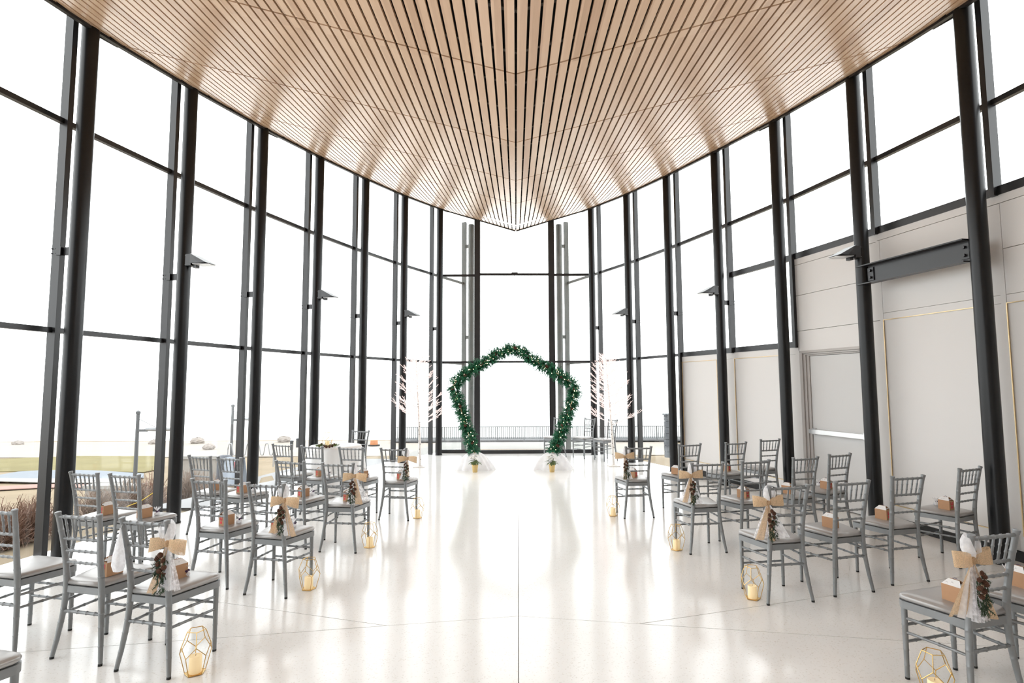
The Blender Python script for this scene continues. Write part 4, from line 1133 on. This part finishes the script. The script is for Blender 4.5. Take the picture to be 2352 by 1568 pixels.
flat('brick_path', [gp(-100, 1136), gp(0, 1128), gp(95, 1123), gp(300, 1122), gp(300, 1116), gp(95, 1115), gp(0, 1120), gp(-100, 1128)], BRICKP, GZ + .08)
flat('terrace', [(-3.0, 14.3), (3.2, 14.3), (2.6, 18.2), (-2.4, 18.2)], KERB, -.12, .15)
def drive(u, v):
    q = u * 4.0; i = min(int(q), 3); f_ = q - i; base_ = ML[8 + i] + (ML[9 + i] - ML[8 + i]) * f_; t_, n_ = tn(ML, 8 + i, 1); p_ = base_ - n_ * (.12 + 4.2 * v)
    return (p_.x, p_.y, HG(p_.x, p_.y) + .05)
mb = MB(); mb.grid(drive, 16, 12); o = mb.build('driveway', mat('pale_driveway', (.29, .29, .295), .9, 0, .1, .05, 1), None, True); tag(o, kind='structure')

# boardwalk with balustrade by the water
def boardwalk():
    y, z = 44.0, 1.71 - (1008 - 884) / F_PX * 44 ; x0_, x1_ = -9.5, 15.5
    o = empty('boardwalk', (0, y, z))
    MB().box(((x0_ + x1_) / 2, 1.2, -.055), (x1_ - x0_, 2.6, .11)).build('deck', mat('grey_deck_edge', (0.092, 0.092, 0.096), .8), o)
    RAILM = mat('pale_grey_railing', (.10, .108, .112), .6)
    for zz in (1.03, .10): MB().box(((x0_ + x1_) / 2, .05, zz), (x1_ - x0_, .05, .05)).build('rail', RAILM, o)
    bm = MB().box((0, 0, .56), (.055, .02, .92)).mesh('baluster', RAILM); k = 0; x = x0_
    while x < x1_ and k < 290: inst('baluster', bm, o, T(x, .05, 0)); x += .16; k += 1
    pm = MB().box((0, 0, .53), (.07, .07, 1.06)).mesh('post', RAILM)
    for k in range(13): inst('post', pm, o, T(x0_ + (x1_ - x0_) * k / 12, .05, 0))
    km = MB().add([(-.6, 0, -.11), (.6, 0, -.11), (.15, 0, -.4), (-.15, 0, -.4), (-.6, .2, -.11), (.6, .2, -.11), (.15, .2, -.4), (-.15, .2, -.4)], [(0, 1, 2, 3), (7, 6, 5, 4), (0, 4, 5, 1), (1, 5, 6, 2), (2, 6, 7, 3), (3, 7, 4, 0)]).mesh('corbel', mat('grey_deck_edge', (0.066, 0.066, 0.066)))
    for k in range(7): inst('corbel', km, o, T(x0_ + 2 + 3.9 * k, .0, 0))
    tag(o, 'boardwalk with a thin grey baluster railing by the water beyond the end glass', 'boardwalk')
boardwalk()
# stacked dark stone pier right of the railing
p = aty(1537, 1060, 30); o = empty('stone_pier', (p.x, 30, GZ)); rnd = random.Random(4)
STONE = mat('dark_slate_blocks', (0.086, 0.092, 0.106), .85, 0, .2, .3, 8)
for k in range(9): MB().box((rnd.uniform(-.02, .02), 0, .16 + .32 * k), (.34, .5, .30)).build('block', STONE, o)
MB().box((0, 0, 2.92), (.46, .6, .08)).build('cap', STONE, o)
tag(o, 'stacked dark stone pier at the right end of the boardwalk railing', 'pier')
flat('bank_grass', [(4, 19), (16, 19), (16, 30), (4, 30)], GRASS, GZ + .3, .4)
flat('bank_grass', [(-8, 21), (-3.0, 19), (-3.5, 30), (-10, 30)], GRASS, GZ + .28, .4)

# lamp posts
LAMPM = mat('grey_lamp_steel', (0.079, 0.083, 0.089), .5)
def lamp(top, Y, H_, label):
    p = aty(*top, Y); o = empty('lamp_post', (p.x, Y, p.z - H_)); r = .085
    MB().tube([(0, 0, 0), (0, 0, H_)], [r, r * .8], 14).build('pole', LAMPM, o); MB().lathe([(r * 1.05, H_ - .1), (r * 1.1, H_), (.02, H_ + .05)], 14).build('cap', LAMPM, o)
    a = MB().box((.22, 0, H_ - .82), (.44, .10, .10)).build('arm', LAMPM, o)
    MB().lathe([(.06, -.95), (.12, -.8), (.14, 0), (.12, .8), (.06, .95)], 12).xform(T(.92, 0, H_ - .77) @ Matrix.Rotation(PI / 2, 4, 'Y') @ Matrix.Scale(.62, 4)).build('luminaire', mat('pale_luminaire', (0.224, 0.231, 0.244), .5), o, True)
    MB().tube([(.05, 0, H_ - .32), (.75, 0, H_ - .66)], .012, 5).build('stay_cable', LAMPM, o)
    tag(o, label, 'lamp post', 'park lamp posts')
lamp((317.5, 945), 24.5, 4.1, 'grey lamp post with side arm outside the nearest left bay')
lamp((535, 930), 31, 4.4, 'grey lamp post with side arm outside the third left bay')

# serpentine bike rack
p = aty(523, 1046, 30); q2 = aty(628, 1046, 30); o = empty('bike_rack', (p.x, 30, p.z)); Wd = q2.x - p.x; pts = []
for k in range(81):
    f = k / 80; ph = f * 5 * 2 * PI; pts.append((Wd * f, 0, .33 + .30 * max(-1, min(1, 1.6 * math.sin(ph)))))
MB().tube(pts, .028, 8).build('rail', mat('galvanised_tube', (0.277, 0.284, 0.297), .4, .4), o, True)
for f in (.0, 1.0): MB().tube([(Wd * f, 0, -.6), (Wd * f, 0, .36)], .028, 8).build('leg', MATS['galvanised_tube'], o)
tag(o, 'grey serpentine tube bike rack outside behind the third left column', 'bike rack')

# bollards, sign, bin, barrel
BOLL = mat('black_bollard', (.05, .055, .06), .6)
for (x, yt, yb, Y, lab) in ((669.5, 1011, 1033, 27, 'short black bollard outside, behind a third-row chair back'), (683.5, 1006, 1027, 27, 'black bollard outside close to the fourth left window post')):
    a, b = aty(x, yt, Y), aty(x, yb, Y); o = empty('bollard', (b.x, Y, b.z)); H_ = a.z - b.z
    MB().tube([(0, 0, 0), (0, 0, H_ * .86)], .075, 12).build('shaft', BOLL, o); MB().lathe([(.09, H_ * .86), (.09, H_ * .94), (.04, H_)], 12).build('cap', BOLL, o)
    tag(o, lab, 'bollard', 'bollards')
c = aty(538, 1112, 13.2); o = empty('sandwich_board', (c.x, 13.2, c.z)); SIGN = mat('pale_blue_sign', (0.290, 0.323, 0.370), .6)
for s in (-1, 1): MB().bar((0, s * .22, 0), (0, s * .03, .62), .42, .02, (1, 0, 0)).build('board', SIGN, o)
MB().box((.1, -.12, .46), (.14, .01, .14)).xform(T(0, 0, 0)).build('red_square', mat('faded_red', (.5, .16, .18), .7), o)
for s in (-1, 1): MB().box((.2 * s, 0, .6), (.03, .08, .03)).build('hinge', STEEL, o)
tag(o, 'pale blue sandwich board sign standing outside the third left bay', 'sign')
c = aty(515, 1112, 14.5); o = empty('litter_bin', (c.x, 14.5, c.z))
MB().lathe([(.16, 0), (.19, .06), (.19, .55), (.17, .6)], 16).build('body', mat('slate_bin', (.09, .095, .11), .7), o); MB().lathe([(.20, .6), (.20, .66), (.10, .74), (.06, .74)], 16).build('lid', MATS['slate_bin'], o)
tag(o, 'dark litter bin standing outside left of the sandwich board', 'bin')
c = aty(859, 1023, 33); o = empty('traffic_barrel', (c.x, 33, c.z))
MB().lathe([(.24, 0), (.23, .15), (.22, .16), (.21, .32), (.10, .34)], 16).build('body', mat('faded_orange', (0.409, 0.165, 0.066), .6), o); MB().lathe([(.34, -.02), (.34, .05), (.27, .06)], 16).build('base', RUBBER, o)
tag(o, 'faded orange barrel outside right of the table chair', 'barrel')

# retaining walls, boulders, shrubs on the bank
def rock(name, c, r, m, seed, label, sq=.6):
    rnd = random.Random(seed); ph = [rnd.uniform(0, 6) for _ in range(4)]
    def fn(u, v):
        a = 2 * PI * u; b = PI * (v - .5); k = 1 + .16 * math.sin(3 * a + ph[0]) * math.cos(b) + .1 * math.sin(5 * a + 4 * b + ph[1])
        return (r * k * math.cos(b) * math.cos(a), r * k * .8 * math.cos(b) * math.sin(a), r * sq * k * math.sin(b))
    mb = MB(); mb.grid(fn, 14, 8); o = mb.build(name, m); o.location = c; tag(o, label, 'boulder', 'boulders outside'); return o
BOUL = mat('pale_boulder', (0.264, 0.238, 0.218), .9, 0, .1, .2, 3)
for (x, y, Y, r, lab) in ((42, 1019, 44, .42, 'grey boulder on the far shore left of the nearest column'), (354, 1016, 44, .4, 'grey boulder on the far shore just left of the second window post'), (453, 1013, 44, .5, 'grey boulder on the far shore between the second and third columns'), (479, 1027, 40, .4, 'low dark boulder on the beach between the second and third columns'), (651, 1010, 44, .5, 'rounded boulder on the far shore right of the bike rack')):
    c = aty(x, y, Y); rock('boulder', c, r, BOUL, int(x), lab)
    # sandy knoll carrying it
    if Y == 44:
        def fk(u, v, c=c, r=r):
            a = 2 * PI * u; q = r * 8 * v; return (c.x + q * math.cos(a), c.y + q * .5 * math.sin(a), c.z - r * .3 - (c.z - r * .3 - GZ) * (v ** 1.3))
        mb = MB(); mb.grid(fk, 24, 5); o = mb.build('sand_knoll', SAND, None, True); tag(o, kind='structure')
def shrub(c, r, h, seed, label, m, n=420):
    o = empty('bare_shrub', c); rnd = random.Random(seed)
    for q in range(5):
        a = rnd.uniform(0, 2 * PI); MB().tube([(0, 0, -.1), (r * .2 * math.cos(a), r * .2 * math.sin(a), h * .3), (r * .4 * math.cos(a), r * .4 * math.sin(a), h * .6)], [.014, .010, .005], 5).build('stem', m, o)
    mb = MB()
    for q in range(n):
        a = rnd.uniform(0, 2 * PI); b = math.acos(rnd.uniform(0, 1)); k = rnd.uniform(.35, 1) 
        d = Vector((math.sin(b) * math.cos(a) * r, math.sin(b) * math.sin(a) * r, math.cos(b) * h)); p0 = d * k * .45; p1 = d * k + Vector((rnd.uniform(-.06, .06), rnd.uniform(-.06, .06), rnd.uniform(0, .08)))
        sd = Vector((rnd.uniform(-1, 1), rnd.uniform(-1, 1), rnd.uniform(-.3, .3))).normalized() * .0055
        mb.add([p0 - sd, p0 + sd, p1 + sd * .5, p1 - sd * .5], [(0, 1, 2, 3)])
        for e in range(2):
            f = rnd.uniform(.4, .95); s0 = p0 + (p1 - p0) * f; e1 = s0 + Vector((rnd.uniform(-.1, .1), rnd.uniform(-.1, .1), rnd.uniform(.0, .13))); mb.add([s0 - sd * .8, s0 + sd * .8, e1 + sd * .4, e1 - sd * .4], [(0, 1, 2, 3)])
    f = mb.build('twigs', m, o); tag(f, kind='stuff'); tag(o, label, 'shrub', 'bare shrubs on the bank')
SHR = mat('rusty_bare_twigs', (.27, .175, .135), .9, 0, .1, .3, 6)
SHR2 = mat('grey_brown_twigs', (.27, .205, .165), .9, 0, .1, .3, 6)
for (x, y, d, r, h, lab, m, n) in (
    (60, 1250, 7.5, .45, .62, 'rusty bare shrub against the glass left of the nearest post', SHR, 900),
    (-18, 1262, 7.0, .42, .6, 'rusty bare shrub at the left picture edge outside the glass', SHR, 900),
    (228, 1210, 9.0, .5, .55, 'grey brown bare shrub outside behind the two outer second-row chairs', SHR2, 900),
    (300, 1190, 10.2, .55, .62, 'grey brown bare shrub outside the glass left of the second post', SHR2, 900),
    (345, 1155, 11.5, .5, .85, 'rusty bare shrub left of the second window post', SHR, 900),
    (432, 1160, 12.4, .45, .8, 'grey brown bare shrub right of the second column', SHR2, 900),
    (468, 1150, 13.8, .55, .9, 'tall bare shrub outside behind the outermost third-row chair', SHR2, 900)):
    c = aty(x, y, d); shrub((c.x, d, HG(c.x, d)), r, max(h, c.z - HG(c.x, d) + h * .55), int(x), lab, m, n)
# limestone ledge stones on the bank and concrete retaining walls
LEDGE = mat('layered_limestone', (0.304, 0.277, 0.251), .9, 0, .1, .18, 5)
for (x, y, d, L_, lab) in ((66, 1213, 8.6, .7, 'layered limestone ledge among the shrubs left of the nearest post'), (-12, 1196, 9.4, .7, 'layered limestone ledge at the left picture edge')):
    c = aty(x, y, d); o = empty('limestone_ledge', (c.x, d, HG(c.x, d))); rnd = random.Random(int(x)); hh = max(c.z - HG(c.x, d), .3) + .06; nl = max(3, int(hh / .07))
    for k in range(nl): MB().box((rnd.uniform(-.06, .06), rnd.uniform(-.05, .05), hh * (k + .5) / nl), (L_ * rnd.uniform(.8, 1), .5 * rnd.uniform(.8, 1), hh / nl * .92), Matrix.Rotation(rnd.uniform(-.1, .1), 3, 'Z')).build('stone', LEDGE, o)
    tag(o, lab, 'stone', 'limestone ledges')
CONC = mat('stained_concrete', (0.277, 0.257, 0.238), .9, 0, .1, .14, 2)
for (xa, xb, yt, d, lab) in ((425, 502, 1052, 17, 'grey concrete retaining wall outside behind the outermost third-row chairs'), (205, 318, 1120, 14, 'low concrete planter wall outside behind the outer second-row chairs')):
    a, b = aty(xa, yt, d), aty(xb, yt, d); zb = min(HG(a.x, d), HG(b.x, d)) - .1; o = empty('retaining_wall', ((a.x + b.x) / 2, d, zb)); Wd = b.x - a.x; hh = a.z - zb
    for k in range(3): MB().box((-Wd / 2 + Wd * (k + .5) / 3, 0, hh / 2), (Wd / 3 - .02, .3, hh)).build('panel', CONC, o)
    MB().box((0, 0, hh + .04), (Wd + .1, .4, .08)).build('coping', KERB, o)
    tag(o, lab, 'wall', 'retaining walls outside')
# yellow caution rope outside the second bay
a, b = aty(291, 1163, 8.2), aty(354, 1130, 8.2)
o = MB().tube([a, (a + b) / 2 + Vector((0, 0, -.03)), b], .006, 6).build('caution_rope', mat('yellow_rope', (.62, .44, .05), .6)); tag(o, 'yellow caution rope outside the glass left of the second window post', 'rope')
